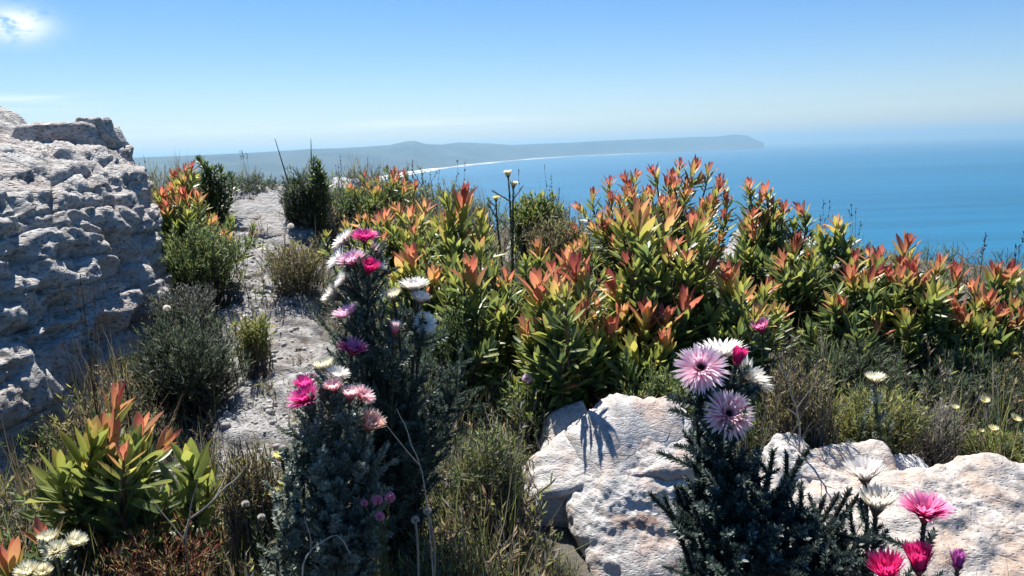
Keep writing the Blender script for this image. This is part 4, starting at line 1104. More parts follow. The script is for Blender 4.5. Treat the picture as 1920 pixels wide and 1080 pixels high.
# big dense bush on the skyline
sh = [(1275, 290, 3.0, 0.044, 0.97), (1303, 288, 3.0, 0.050, 0.96), (1330, 300, 3.0, 0.042, 0.96), (1225, 302, 3.0, 0.042, 0.97), (1192, 312, 3.0, 0.042, 0.96), (1172, 316, 3.0, 0.040, 0.97), (1142, 324, 3.0, 0.044, 0.97), (1352, 322, 3.0, 0.040, 0.95),
      (1260, 312, 2.97, 0.044, 0.9), (1312, 318, 2.97, 0.044, 0.86), (1180, 335, 2.97, 0.044, 0.84), (1362, 355, 2.95, 0.042, 0.92), (1340, 372, 2.95, 0.046, 0.9), (1112, 345, 3.0, 0.042, 0.92), (1085, 372, 3.0, 0.040, 0.86), (1255, 365, 2.9, 0.046, 0.8), (1290, 345, 2.92, 0.044, 0.78)]
rg_ = np.random.default_rng(9)
for k in range(84):
    x_ = rg_.uniform(1068, 1370); top_ = 318 + ((x_ - 1265) / 190.0) ** 2 * 62; y_ = top_ + rg_.random() ** 1.2 * (470 - top_)
    sh.append((x_, y_, 3.0 - 0.22 * rg_.random() - 0.001 * (y_ - 300), 0.040, float(np.clip(0.93 - 0.0032 * (y_ - top_) + rg_.normal(0, 0.07), 0.3, 0.96)), 15, 0.9))
conebush('large dense conebush crowded with small russet tips against the blue sea', gat(1230, 560, 2.95), sh, 38, single=False, extra=0, low=20, low_t=0.22, nleaf=16, lowL=0.045)
conebush('conebush of slender red-tipped stems beside the dense russet bush, bright rock behind', gat(1425, 580, 2.75),
         [(1405, 328, 2.8, 0.044, 0.93), (1436, 338, 2.8, 0.046, 0.93), (1428, 352, 2.8, 0.044, 0.90), (1470, 368, 2.8, 0.042, 0.93), (1450, 362, 2.8, 0.042, 0.88), (1502, 372, 2.75, 0.046, 0.90), (1412, 385, 2.7, 0.046, 0.84), (1412, 410, 2.68, 0.048, 0.82), (1400, 400, 2.75, 0.046, 0.7),
          (1440, 385, 2.75, 0.044, 0.7), (1490, 400, 2.75, 0.044, 0.5), (1395, 440, 2.6, 0.05, 0.3), (1425, 460, 2.6, 0.055, 0.26), (1380, 470, 2.6, 0.055, 0.22), (1450, 470, 2.6, 0.05, 0.26)], 39, single=False, low=40, low_t=0.14, nleaf=20)
# right-hand side, down the slope
conebush('conebush with a deep red crown in front of the white rock at the cliff edge', gat(1490, 650, 2.35),
         [(1494, 430, 2.35, 0.058, 0.95, 20, 0.7), (1468, 462, 2.35, 0.048, 0.95, 16, 0.8), (1520, 455, 2.4, 0.05, 0.5, 16, 1.0), (1500, 490, 2.3, 0.055, 0.40, 18, 1.0), (1470, 500, 2.3, 0.055, 0.34, 18, 1.0), (1535, 500, 2.3, 0.05, 0.3, 16, 1.0)], 40, low=44, low_t=0.16)
conebush('olive conebush shoot with a bronze crown standing alone against the sea', gat(1570, 600, 2.6),
         [(1568, 398, 2.6, 0.062, 0.70, 28, 1.0), (1545, 430, 2.6, 0.05, 0.3, 18, 1.1), (1595, 435, 2.6, 0.05, 0.3, 18, 1.1), (1570, 460, 2.55, 0.05, 0.22, 18, 1.1)], 41, low=30, low_t=0.1)
conebush('dark-based conebush with a cluster of crimson crowns left of the tall dark-red shoot', gat(1610, 700, 2.25),
         [(1602, 462, 2.3, 0.058, 0.97, 18, 0.75), (1596, 490, 2.22, 0.060, 0.96, 20, 0.75), (1648, 455, 2.35, 0.056, 0.97, 18, 0.7), (1646, 480, 2.25, 0.056, 0.92, 18, 0.75), (1582, 548, 2.15, 0.048, 0.92, 14, 0.8), (1625, 510, 2.2, 0.055, 0.5, 18, 1.0), (1570, 520, 2.2, 0.055, 0.36, 18, 1.0), (1645, 595, 2.1, 0.042, 0.78, 14, 0.7),
          (1600, 580, 2.1, 0.055, 0.26, 18, 1.1), (1560, 570, 2.15, 0.055, 0.24, 18, 1.1), (1630, 560, 2.12, 0.055, 0.25, 18, 1.1)], 42, low=48, low_t=0.10)
conebush('conebush with a tall dark-red shoot above bright red crowns at the cliff edge', gat(1715, 720, 2.25),
         [(1702, 428, 2.3, 0.062, 0.97, 20, 0.75), (1692, 475, 2.25, 0.062, 0.88, 20, 0.75), (1716, 480, 2.2, 0.064, 0.94, 22, 0.75), (1762, 472, 2.3, 0.056, 0.92, 18, 0.65), (1795, 485, 2.3, 0.054, 0.90, 18, 0.75), (1740, 505, 2.2, 0.05, 0.78, 16, 0.8), (1702, 570, 2.1, 0.056, 0.66, 20, 0.9), (1680, 540, 2.15, 0.055, 0.44, 18, 1.0),
          (1725, 545, 2.12, 0.055, 0.42, 18, 1.0), (1765, 530, 2.15, 0.052, 0.5, 18, 0.9), (1700, 630, 2.05, 0.055, 0.28, 18, 1.1), (1740, 600, 2.1, 0.05, 0.22, 18, 1.1), (1770, 590, 2.1, 0.05, 0.24, 18, 1.1)], 43, low=48, low_t=0.11)
conebush('spreading conebush with salmon-orange crowns over yellow-green leaves on the sunny right slope', gat(1850, 720, 2.2),
         [(1866, 482, 2.3, 0.054, 0.90, 18, 0.8), (1892, 482, 2.3, 0.056, 0.92, 18, 0.7), (1852, 535, 2.2, 0.062, 0.82, 22, 0.75), (1872, 560, 2.15, 0.058, 0.80, 20, 0.8), (1898, 548, 2.2, 0.058, 0.78, 18, 0.8), (1798, 550, 2.15, 0.056, 0.82, 20, 0.8), (1810, 572, 2.12, 0.054, 0.78, 18, 0.7), (1915, 570, 2.15, 0.056, 0.76, 18, 0.8), (1825, 515, 2.25, 0.05, 0.84, 16, 0.8),
          (1840, 590, 2.1, 0.06, 0.46, 20, 0.9), (1875, 610, 2.08, 0.06, 0.42, 20, 0.95), (1905, 620, 2.1, 0.058, 0.40, 18, 1.0), (1820, 620, 2.08, 0.058, 0.34, 18, 1.05), (1850, 655, 2.05, 0.056, 0.24, 18, 1.15), (1945, 600, 2.15, 0.055, 0.7, 18, 0.9), (1960, 540, 2.25, 0.055, 0.85, 18, 0.8)], 44, low=48, low_t=0.12)

# ------------------------------------------------------------------ everlastings
UP, TOCAM = (0, 0.1, 1), (0.0, -0.85, 0.55)
everlasting('tall dark-stemmed everlasting crowned by clustered pink and white papery heads', gat(725, 1010, 1.30),
            [(640, 447, 1.24, 58, 'white', 0.75, (-0.7, -0.2, 0.8)), (683, 440, 1.22, 56, 'hot', 0.72, (0.1, -0.25, 1)), (632, 482, 1.22, 56, 'white', 0.62, (-0.9, -0.3, 0.7)), (657, 484, 1.17, 58, 'pink', 0.66, (-0.25, -0.35, 1)), (692, 500, 1.17, 46, 'cerise', 0.50, (0.2, -0.4, 1)),
             (704, 468, 1.25, 40, 'rose', 0.6, (0.8, 0, 0.5)), (712, 496, 1.24, 36, 'white', 0.6, (0.8, 0, 0.6)), (640, 523, 1.18, 42, 'white', 0.6, (-0.9, -0.3, 0.5)), (622, 552, 1.20, 46, 'faded', 0.45, (-0.8, -0.2, 0.55)), (648, 584, 1.14, 56, 'pink', 0.62, (-0.35, -0.2, 1)), (662, 650, 1.12, 60, 'magenta', 0.62, (0.25, -0.25, 1)),
             (776, 532, 1.20, 62, 'white', 0.66, (0, -0.1, 1)), (735, 552, 1.18, 42, 'cream', 0.6, (-0.2, -0.2, 1)), (788, 557, 1.19, 44, 'white', 0.6, (0.3, -0.2, 1)), (797, 606, 1.18, 48, 'white', 0.85, (0.4, -0.8, 0.5)), (741, 615, 1.15, 28, 'rose', 0.25, (0.2, 0, 1))],
            51, BR_NEEDLE, np.array([0.070, 0.100, 0.078]), nbr=18, per_m=1300, leaf=0.010, tilt=0.5, wid=0.6,
            sprigs=[(700, 570, 1.27), (722, 620, 1.28), (760, 650, 1.30), (800, 670, 1.30), (830, 690, 1.28), (780, 700, 1.22), (740, 680, 1.2), (850, 740, 1.3), (815, 760, 1.26), (700, 640, 1.2), (720, 720, 1.18), (765, 760, 1.2), (690, 740, 1.2), (845, 800, 1.28), (800, 820, 1.22), (870, 690, 1.3), (750, 840, 1.18), (710, 800, 1.2), (690, 600, 1.30), (680, 700, 1.26), (745, 600, 1.34)])
everlasting('silvery-leaved everlasting with a cerise open head and pink-white heads beside the path', gat(615, 1150, 1.08),
            [(568, 742, 1.02, 74, 'hot', 0.72, (-0.35, -0.35, 0.9)), (573, 718, 1.05, 54, 'hot', 0.55, (-0.1, -0.2, 1)), (607, 684, 1.05, 46, 'cream', 0.55, (-0.2, -0.1, 1)), (632, 700, 1.04, 50, 'white', 0.62, (0.2, -0.2, 1)), (625, 724, 1.02, 42, 'rose', 0.5, (0, -0.3, 1)), (656, 738, 1.02, 44, 'rose', 0.45, (0.1, -0.1, 1)),
             (682, 738, 1.03, 52, 'rose', 0.66, (0.6, -0.2, 0.8)), (697, 792, 1.02, 54, 'salmon', 0.42, (0.55, -0.3, 0.85))],
            52, BR_GREY, np.array([0.145, 0.175, 0.145]), nbr=26, per_m=1100, leaf=0.011, tilt=0.65, wid=0.7,
            sprigs=[(560, 830, 1.03), (600, 800, 1.04), (640, 830, 1.03), (670, 850, 1.02), (700, 870, 1.03), (550, 900, 1.02), (590, 900, 1.0), (640, 910, 1.0), (690, 920, 1.02), (560, 960, 1.0), (620, 970, 0.98), (680, 980, 1.0), (590, 1030, 0.98), (650, 1030, 0.98), (540, 1020, 1.0), (700, 1030, 1.0), (610, 850, 1.0), (715, 850, 1.05), (575, 780, 1.05), (650, 790, 1.05)])
everlasting('dark scaly-leaved everlasting with wide-open lilac and rose heads beside the split rock', gat(1400, 1250, 0.72),
            [(1314, 690, 0.66, 110, 'lilac', 0.98, (-0.10, -0.72, 0.66)), (1366, 776, 0.64, 106, 'rose', 0.95, (0.05, -0.78, 0.60)), (1350, 652, 0.72, 104, 'white', 0.72, (-0.05, 0.05, 1)), (1412, 700, 0.72, 100, 'faded', 0.66, (0.62, -0.15, 0.62)), (1385, 668, 0.68, 34, 'cerise', 0.22, (0.25, -0.1, 1))],
            53, BR_DARK, DARKG, nbr=46, per_m=1900, leaf=0.0075, tilt=0.95, wid=0.9, br0=0.35, stem_r=0.0018,
            sprigs=[(1218, 925, 0.66, 0), (1245, 930, 0.67, 0), (1268, 915, 0.68, 0), (1475, 850, 0.70, 2), (1500, 858, 0.70, 1), (1515, 845, 0.71, 1), (1450, 845, 0.70, 4), (1592, 920, 0.68, 2), (1570, 930, 0.68, 4), (1545, 935, 0.68, 4), (1605, 935, 0.69, 2),
                    (1320, 850, 0.68), (1350, 850, 0.66), (1390, 850, 0.66), (1420, 870, 0.66), (1310, 900, 0.66), (1350, 900, 0.64), (1400, 900, 0.64), (1440, 900, 0.66), (1480, 910, 0.66), (1300, 950, 0.64), (1340, 950, 0.62), (1390, 950, 0.62), (1440, 950, 0.63), (1490, 950, 0.64), (1530, 970, 0.64), (1580, 980, 0.65),
                    (1310, 1000, 0.62), (1360, 1000, 0.6), (1410, 1000, 0.6), (1460, 1000, 0.61), (1510, 1010, 0.62), (1560, 1020, 0.62), (1610, 1020, 0.63), (1330, 1050, 0.6), (1390, 1050, 0.58), (1450, 1050, 0.58), (1510, 1060, 0.6), (1570, 1065, 0.6), (1620, 1060, 0.62), (1640, 990, 0.66)])
everlasting('everlasting with magenta cup, cerise closed heads and a purple bud before the flat rock', gat(1690, 1350, 0.64),
            [(1620, 882, 0.70, 86, 'white', 0.60, (-0.15, 0.0, 1)), (1645, 938, 0.67, 84, 'faded', 0.52, (0.05, -0.05, 1)), (1736, 950, 0.62, 106, 'magenta', 0.66, (0.0, -0.10, 1)), (1662, 1066, 0.60, 80, 'cerise', 0.42, (-0.15, -0.15, 1)), (1722, 1048, 0.61, 66, 'cerise', 0.30, (-0.12, -0.1, 1)), (1797, 1050, 0.62, 36, 'purple', 0.16, (0.06, 0, 1))],
            54, BR_DARK, DARKG * 1.5, nbr=8, per_m=1500, leaf=0.0072, tilt=0.8, wid=0.9, br0=0.2, stem_r=0.0018)
everlasting('single white everlasting on a leafy stem in the olive undergrowth', gat(1640, 850, 1.55), [(1642, 708, 1.52, 44, 'cream', 0.6, (0, 0, 1))], 55, BR_GREY, np.array([0.07, 0.10, 0.05]), nbr=6, per_m=900, leaf=0.016, tilt=0.6, wid=0.8, sprigs=[(1620, 790, 1.52, 4), (1665, 795, 1.52, 4)])
everlasting('small pink everlasting peeping below a yellow-tipped conebush shoot', gat(1428, 760, 1.80), [(1426, 612, 1.78, 40, 'magenta', 0.45, (-0.3, -0.2, 1))], 56, BR_NEEDLE, np.array([0.05, 0.08, 0.04]), nbr=3, per_m=700, leaf=0.012)
everlasting('tall cream-budded everlasting standing above the crest against the bay', gat(955, 520, 2.85), [(952, 325, 2.85, 20, 'cream', 0.42, (-0.1, 0, 1)), (963, 345, 2.83, 20, 'cream', 0.42, (0.1, 0, 1)), (930, 372, 2.85, 16, 'yellow', 0.4, (0, 0, 1))], 57, BR_NEEDLE, np.array([0.10, 0.13, 0.08]), nbr=2, per_m=900, leaf=0.014, stem_r=0.0013)
everlasting('everlasting with two pale cream heads among rusty undergrowth beside the silvery plant', gat(505, 1060, 1.15), [(525, 853, 1.12, 32, 'yellow', 0.5, (-0.2, -0.2, 1)), (520, 925, 1.10, 34, 'yellow', 0.5, (0, -0.2, 1)), (530, 905, 1.12, 24, 'yellow', 0.45, (0.3, -0.2, 1))], 58, BR_GREY, np.array([0.08, 0.10, 0.05]), nbr=4, per_m=800, leaf=0.012)
everlasting('everlasting with white heads beneath the small orange conebush shoots', gat(110, 1200, 1.08), [(90, 1008, 1.08, 44, 'cream', 0.55, (0, -0.2, 1)), (142, 1014, 1.06, 46, 'cream', 0.5, (0.5, -0.1, 1)), (104, 1030, 1.04, 48, 'cream', 0.62, (0.1, -0.4, 1)), (50, 1070, 1.02, 50, 'cream', 0.55, (0, -0.3, 1)), (80, 1072, 1.04, 40, 'cream', 0.5, (0.3, -0.3, 1))], 59, BR_GREY, np.array([0.08, 0.10, 0.05]), nbr=4, per_m=800, leaf=0.012)

# small button and daisy flowers ------------------------------------------------
def ball_mesh(nm, c_, seed):
    rg = np.random.default_rng(seed); n = 90
    k = np.arange(n); z = 1 - 2 * (k + 0.5) / n * 0.85; a = k * PHI; r_ = np.sqrt(np.maximum(1 - z * z, 0))
    d = np.stack([r_ * np.cos(a), r_ * np.sin(a), z], 1)
    ac = Acc(); c = np.asarray(c_)[None] * rg.uniform(0.7, 1.25, (n, 1))
    Vv_, Ff_, Cc_ = instances(strip(3, [0.13, 0.16, 0.03]), frames(d + 0.25 * np.array([[0, 0, 1]]), rg.normal(size=(n, 3)) * 0.3 + np.cross(d, [0.3, 0.2, 0.9])), d * 0.55, np.stack([1 + 0 * z, 0.5 + 0 * z, 1 + 0 * z], 1), c)
    ac.put(Vv_, Ff_, Cc_); return ac.mesh(nm, M_PETAL)
BALL_PINK = ball_mesh('flower_head', (0.62, 0.26, 0.42), 1)
BALL_WHITE = ball_mesh('flower_head', (0.72, 0.68, 0.62), 2)
BALL_GREY = ball_mesh('flower_head', (0.48, 0.46, 0.42), 3)
BALL_MAUVE = ball_mesh('flower_head', (0.56, 0.42, 0.54), 4)
def daisy_mesh():
    ac = Acc(); n = 15; a = np.arange(n) / n * 6.283
    rad_ = np.stack([np.cos(a), np.sin(a), 0 * a], 1); up = np.array([[0, 0, 1.0]])
    Vv_, Ff_, Cc_ = instances(strip(4, [0.07, 0.14, 0.15, 0.05], bend=0.2, cup=0.3), frames(rad_ + 0.45 * up, up - 0.4 * rad_), rad_ * 0.15, np.ones(n) * 0.85, np.tile([[0.80, 0.74, 0.42]], (n, 1)))
    ac.put(Vv_, Ff_, Cc_)
    n = 30; f = np.sqrt((np.arange(n) + .5) / n); a = np.arange(n) * PHI; rad_ = np.stack([np.cos(a), np.sin(a), 0 * a], 1)
    Vv_, Ff_, Cc_ = instances(strip(3, [0.04, 0.05, 0.03]), frames(up + 0.3 * rad_, rad_ + 0.01), rad_ * (0.25 * f)[:, None] + 0.02 * up, np.stack([1 + 0 * f, 0.16 + 0 * f, 1 + 0 * f], 1), np.tile([[0.55, 0.40, 0.06]], (n, 1)))
    ac.put(Vv_, Ff_, Cc_); return ac.mesh('flower_head', M_PETAL)
DAISY = daisy_mesh()
def stalked(name, label, cat, heads, base, me, seed, r=0.0009, col=(0.06, 0.08, 0.03), group=None, leaves=True):
    rg = np.random.default_rng(seed); base = np.array(base, float)
    root = thing(name, label, cat, tuple(base), group)
    for px, py, Y, wpx in heads:
        tip = np.array(P(px, py, Y)[:]); s_ = wpx / F * Y * 0.5
        pts = stem_curve(base, tip - np.array([0, 0, s_ * 0.4]), (rg.normal(0, 0.2), rg.normal(0, 0.2), 1))
        ac = Acc(); tv, tf = tube(pts - base, np.linspace(r * 1.6, r, len(pts)), 4); ac.put(tv, tf, np.array(col))
        if leaves: scaly(ac, pts, base, 420, 0.010, 0.6, rg, np.array(col) * 1.3, 0.3, 0.95, 0.2, 0.35)
        add('stem', ac.mesh('stem', M_SCALE), root)
        h_ = add('flower_head', me, root, (tip - base).tolist())
        h_.rotation_euler = (rg.normal(0.5 if me is DAISY else 0.2, 0.15), rg.normal(0, 0.25), rg.uniform(-0.3, 0.3)); h_.scale = (s_, s_, s_)
    return root
stalked('button_flower', 'cluster of four small round pink button flowers beside the silvery everlasting', 'flower', [(708, 938, 0.98, 22), (731, 933, 0.98, 21), (712, 968, 0.97, 20), (683, 943, 0.98, 15)], gat(715, 1130, 1.0), BALL_PINK, 61)
stalked('dry_stalk', 'grey dry stalk with two pale knobbly seed heads in the foreground grass', 'dead plant', [(801, 958, 1.0, 17), (779, 975, 1.0, 17)], gat(730, 1130, 0.98), BALL_GREY, 62, 0.0016, (0.30, 0.27, 0.24), leaves=False)
for k, (px, py, Y, w_, lab) in enumerate([(1845, 751, 1.60, 24, 'cream daisy in the shade below the salmon conebush, topmost of the group'), (1790, 765, 1.60, 19, 'cream daisy turned half away, beside the topmost daisy'),
                                     (1902, 786, 1.60, 26, 'cream daisy in the shade above the olive tussock, wide open'), (1862, 806, 1.60, 26, 'cream daisy at the edge of the olive tussock'), (1840, 808, 1.60, 12, 'tiny cream daisy bud beside the daisy at the tussock')]):
    stalked('daisy', lab, 'flower', [(px, py, Y, w_)], gat(px + 8, py + 110, Y + 0.03), DAISY, 70 + k, 0.0008, group='cream daisies on the right slope')
for k, (px, py, Y, w_, lab) in enumerate([(460, 597, 2.3, 18, 'white button flower on the yellow-green herb beside the path'), (988, 710, 1.72, 20, 'mauve button flower below the central conebush'), (905, 670, 1.9, 15, 'white button flower beside the orange tulip-shaped conebush shoot'), (1062, 590, 1.7, 14, 'mauve button flower in front of the dark bare stem'),
                                     (545, 424, 3.6, 12, 'white button flower at the foot of the dark spiky shrub'), (313, 578, 2.2, 14, 'white button flower at the top of the dark heath beside the boulder'), (460, 945, 1.2, 16, 'grey button flower in the foreground grass below the path'), (490, 970, 1.15, 16, 'grey button flower among rusty undergrowth'), (1568, 500, 2.3, 12, 'white button flower under the crimson conebush'), (1770, 765, 1.7, 14, 'white button flower in grey twigs beside the daisies')]):
    stalked('button_flower', lab, 'flower', [(px, py, Y, w_)], gat(px + 10, py + 120, Y + 0.02), BALL_MAUVE if 'mauve' in lab else (BALL_GREY if 'grey button' in lab else BALL_WHITE), 80 + k)

# ------------------------------------------------------------------ heath shrubs
BK, BG = (0.05, 0.042, 0.036), (0.14, 0.125, 0.11)
heath('dark spiky shrub on the crest beside the path, two bare spikes rising from it', 572, 372, 3.95, 110, 130, 91, DARK, BK, int(130 * 1.6), 34, 0.020, 1.0)
heath('dense dark heath shrub in the boulder shadow beside the path', 350, 690, 2.05, 230, 240, 92, DARK + [(0.055, 0.07, 0.03)], BK, int(260 * 1.6), 40, 0.014, 0.8, tw=0.0007)
heath('green heath shrub spilling from the boulder foot towards the path', 375, 470, 2.9, 190, 130, 93, GREEN + OLIVE[:1], BK, int(170 * 1.6), 34, 0.017, 0.9)
heath('grey leafless heath at the foot of the boulder above the dark shrub', 345, 560, 2.5, 160, 70, 94, GREY[1:] + DARK, BG, int(110 * 1.6), 22, 0.012, 0.8)
heath('olive-brown heath growing across the middle of the path', 550, 490, 2.95, 150, 100, 95, OLIVE + BROWN, BG, int(150 * 1.6), 28, 0.013, 0.9)
heath('yellow-green leafy bush on the crest beside the tall cream-budded everlasting', 1005, 405, 3.0, 110, 90, 96, YGREEN + GREEN[:2], BK, int(120 * 1.6), 26, 0.022, 1.6)
heath('bushy grey-green heath below the crest behind the central conebush', 1040, 440, 2.8, 130, 90, 97, OLIVE + BROWN + GREY[:1], BK, int(120 * 1.6), 28, 0.014, 0.9)
heath('grey-green heath between the dark everlasting and the split rock', 925, 900, 1.45, 170, 250, 98, GREEN + OLIVE + GREY[:2], BG, int(240 * 1.6), 30, 0.011, 0.8, tw=0.0008)
heath('brown twiggy heath beside the faded everlasting head', 1500, 765, 1.55, 160, 220, 99, BROWN + OLIVE[:2], BG, int(190 * 1.6), 20, 0.011, 0.8, tw=0.0010)
heath('sunlit olive heath bush behind the low orange-stained rock', 1640, 785, 1.62, 200, 140, 101, OLIVE + YGREEN[:1] + GREEN[:1], BG, int(230 * 1.6), 30, 0.012, 0.9)
heath('olive tussock bush at the right behind the broad flat rock', 1865, 860, 1.62, 150, 120, 102, OLIVE + YGREEN + GREEN[:1], BG, int(220 * 1.6), 32, 0.012, 0.9)
heath('grey twiggy heath between the two olive bushes', 1755, 800, 1.66, 130, 120, 103, GREY + OLIVE[:2], (0.26, 0.24, 0.22), 150, 16, 0.010, 0.7, tw=0.0010)
heath('rusty-brown heath on the near end of the path', 470, 930, 1.30, 150, 250, 104, BROWN + OLIVE + RED[1:2], BG, int(180 * 1.6), 26, 0.010, 0.8)
heath('red-stemmed heath at the foot of the lime-leaved conebush', 310, 1052, 1.12, 280, 120, 105, RED + BROWN[:1] + OLIVE[:2], (0.12, 0.05, 0.035), 120, 34, 0.008, 0.9)
heath('yellow-green herb sprawling onto the path below the olive-brown heath', 475, 625, 2.25, 80, 90, 106, YGREEN + OLIVE, BG, int(60 * 1.6), 20, 0.018, 1.2)
heath('dark heath beneath the crimson conebushes', 1600, 695, 2.0, 240, 130, 107, DARK + GREEN[:1], BK, int(240 * 1.6), 30, 0.015, 0.8)
heath('dark heath beneath the salmon-crowned conebush', 1800, 715, 2.0, 250, 110, 108, DARK + GREEN[:1], BK, int(240 * 1.6), 30, 0.015, 0.8)
heath('green heath filling the gap behind the white everlasting heads', 850, 650, 1.95, 130, 160, 109, GREEN + DARK[:1], BK, int(150 * 1.6), 30, 0.014, 0.9)
heath('fine green undershrub at the base of the dark bare conebush stem', 1010, 760, 1.75, 150, 120, 110, GREEN + YGREEN[:1], BK, int(150 * 1.6), 26, 0.013, 1.2)
heath('bushy green undershrub at the base of the big orange-crowned conebush', 1230, 740, 1.72, 170, 110, 111, GREEN + OLIVE[:1], BK, int(150 * 1.6), 26, 0.013, 1.2)
heath('low heath on the crest between the boulder shrubs and the dark spiky shrub', 470, 345, 5.0, 130, 40, 112, DARK + GREEN[:1], BK, int(110 * 1.6), 24, 0.018, 0.9)
heath('low dark heath along the crest beside the round far conebush', 630, 390, 4.2, 120, 80, 113, DARK + GREEN, BK, int(120 * 1.6), 26, 0.018, 0.9)
heath('shaded heath in front of the boulder foot', 60, 960, 1.55, 190, 120, 114, DARK + BROWN[2:3], BK, int(150 * 1.6), 26, 0.010, 0.8)
heath('low brown heath along the crest between the russet bush and the bay', 1030, 400, 3.3, 90, 70, 115, BROWN + OLIVE, BK, int(90 * 1.6), 24, 0.014, 0.8)

# bare spikes and grasses on the skyline
def spike(label, px0, py0, px1, py1, Y, r, seed):
    a_, b_ = np.array(P(px0, py0, Y)[:]), np.array(P(px1, py1, Y)[:])
    base = np.array([a_[0], a_[1], gz(a_[0], a_[1])])
    root = thing('bare_spike', label, 'plant stalk', tuple(base))
    pts = np.concatenate([bez(base, base + (a_ - base) * 0.4, base + (a_ - base) * 0.8, a_, 6), bez(a_, a_ + (b_ - a_) * 0.3, a_ + (b_ - a_) * 0.7, b_, 6)[1:]])
    ac = Acc(); tv, tf = tube(pts - base, np.linspace(r * 1.3, r * 0.3, len(pts)), 5); ac.put(tv, tf, np.array([0.10, 0.095, 0.08]))
    scaly(ac, pts, base, 260, 0.016, 0.2, np.random.default_rng(seed), np.array([0.10, 0.10, 0.08]), 0.4, 1.0, 0.4, 0.5)
    add('stalk', ac.mesh('stalk', M_TWIG), root)
spike('bare leaning grey spike rising from the dark spiky shrub', 540, 340, 516, 262, 3.95, 0.005, 1)
spike('bare upright grey spike rising from the knobbly end of the dark spiky shrub', 584, 320, 583, 262, 3.95, 0.0045, 2)
conebush('black knobbly-headed shrub standing in the dark spiky shrub on the crest', gat(592, 440, 3.9),
         [(588, 288, 3.9, 0.036, 0.03, 26, 1.2), (597, 296, 3.9, 0.036, 0.03, 26, 1.2), (592, 308, 3.9, 0.038, 0.03, 26, 1.2), (603, 318, 3.9, 0.038, 0.03, 26, 1.2), (595, 328, 3.9, 0.04, 0.02, 26, 1.2), (560, 325, 3.9, 0.03, 0.05, 22, 1.2), (545, 330, 3.9, 0.03, 0.05, 22, 1.2), (570, 340, 3.9, 0.036, 0.05, 26, 1.2), (609, 340, 3.9, 0.036, 0.05, 26, 1.2)], 45, extra=0, single=False, low=30, low_t=0.04)
for k, (px, py, Y, n, hpx, lab) in enumerate([(860, 420, 3.4, 26, 120, 'sparse dark reeds on the crest behind the tall red-crowned shoot'), (815, 420, 3.6, 22, 110, 'sparse dark reeds on the crest beside the round far conebush'), (1035, 420, 3.3, 22, 110, 'thin dark reeds standing before the bay beside the cream-budded everlasting'),
                                              (975, 420, 3.3, 18, 90, 'short reeds on the crest between the yellow-green bush and the cream-budded everlasting'), (1605, 470, 2.9, 26, 90, 'dark reeds behind the olive conebush shoot at the cliff edge'), (1540, 470, 2.9, 22, 80, 'dark reeds beside the white rock at the cliff edge'),
                                              (1835, 530, 2.7, 24, 90, 'thin reeds at the cliff edge behind the bright red crowns'), (1900, 540, 2.7, 24, 100, 'thin reeds at the cliff edge behind the salmon crowns'), (290, 380, 3.6, 22, 100, 'thin reeds behind the end of the boulder'), (640, 370, 4.4, 20, 70, 'thin reeds on the crest beside the white stone'), (470, 350, 5.0, 26, 60, 'thin reeds along the far end of the path')]):
    b_ = gat(px, py, Y); top_ = P(px, py - hpx, Y).z
    tuft(lab, b_, n, max(0.12, (top_ - b_[2]) * 0.85), 120 + k, DARK[:2] + BROWN[:1], 0.18, 0.0016, 4, name='reed_tuft', cat='reeds')
tuft('bare reed stems standing before the boulder wall beside the lime-leaved conebush', gat(190, 850, 1.75), 34, 0.34, 140, DARK[:1] + BROWN[2:3] + GREY[1:2], 0.2, 0.0014, 10, name='reed_tuft', cat='reeds')
tuft('brown grass tussock at the bottom, below the silvery everlasting', gat(480, 1130, 1.05), 130, 0.20, 141, OLIVE + STRAW + RED[:1], 0.32, 0.0016, 6)
tuft('green and straw grass tussock left of the split rock', gat(915, 1120, 1.18), 90, 0.19, 142, OLIVE + STRAW[1:] + GREEN, 0.28, 0.0015, 6)
tuft('straw-tipped grass tussock beside the pink button flowers', gat(790, 1130, 1.1), 90, 0.20, 143, GREEN + STRAW[2:], 0.26, 0.0014, 4)
tuft('dry grass tussock on the path edge below the cream-headed everlasting', gat(430, 1020, 1.25), 110, 0.19, 144, OLIVE + STRAW, 0.35, 0.0015, 5)

# ------------------------------------------------------------------ undergrowth over the whole hilltop
rg = np.random.default_rng(77)
gr, tw_, fo = Acc(), Acc(), Acc()
rocks_xy = [(P(1165, 930, 1.45), 0.17), (P(1790, 1010, 1.32), 0.24), (P(1560, 905, 1.42), 0.16), (P(1750, 930, 1.5), 0.12), (P(1880, 960, 1.4), 0.14)]
pal = [GREEN, OLIVE, BROWN, DARK + GREEN[:2], GREY[1:] + OLIVE[:2], GREEN + BROWN[:2]]
CL = []
for k, cols_ in enumerate(pal):
    vs = []
    for q_ in range(5):
        a1, a2, a3 = Acc(), Acc(), Acc()
        heath_arrays(rg, (0, 0, 0), (0, 0, 0.75), (0.75, 0.75, 0.5), 11, 17, 0.115, cols_, BG if k in (2, 4) else BK, ac_t=a1, ac_l=a2, wid=1.0, tw=0.008)
        tuft_arrays(rg, a3, (0, 0, 0), 26, 1.5, 0.42, cols_ + STRAW[2:], 0.014)
        vs.append((acc_arrays(a1), acc_arrays(a2), acc_arrays(a3)))
    CL.append(vs)
count = 0
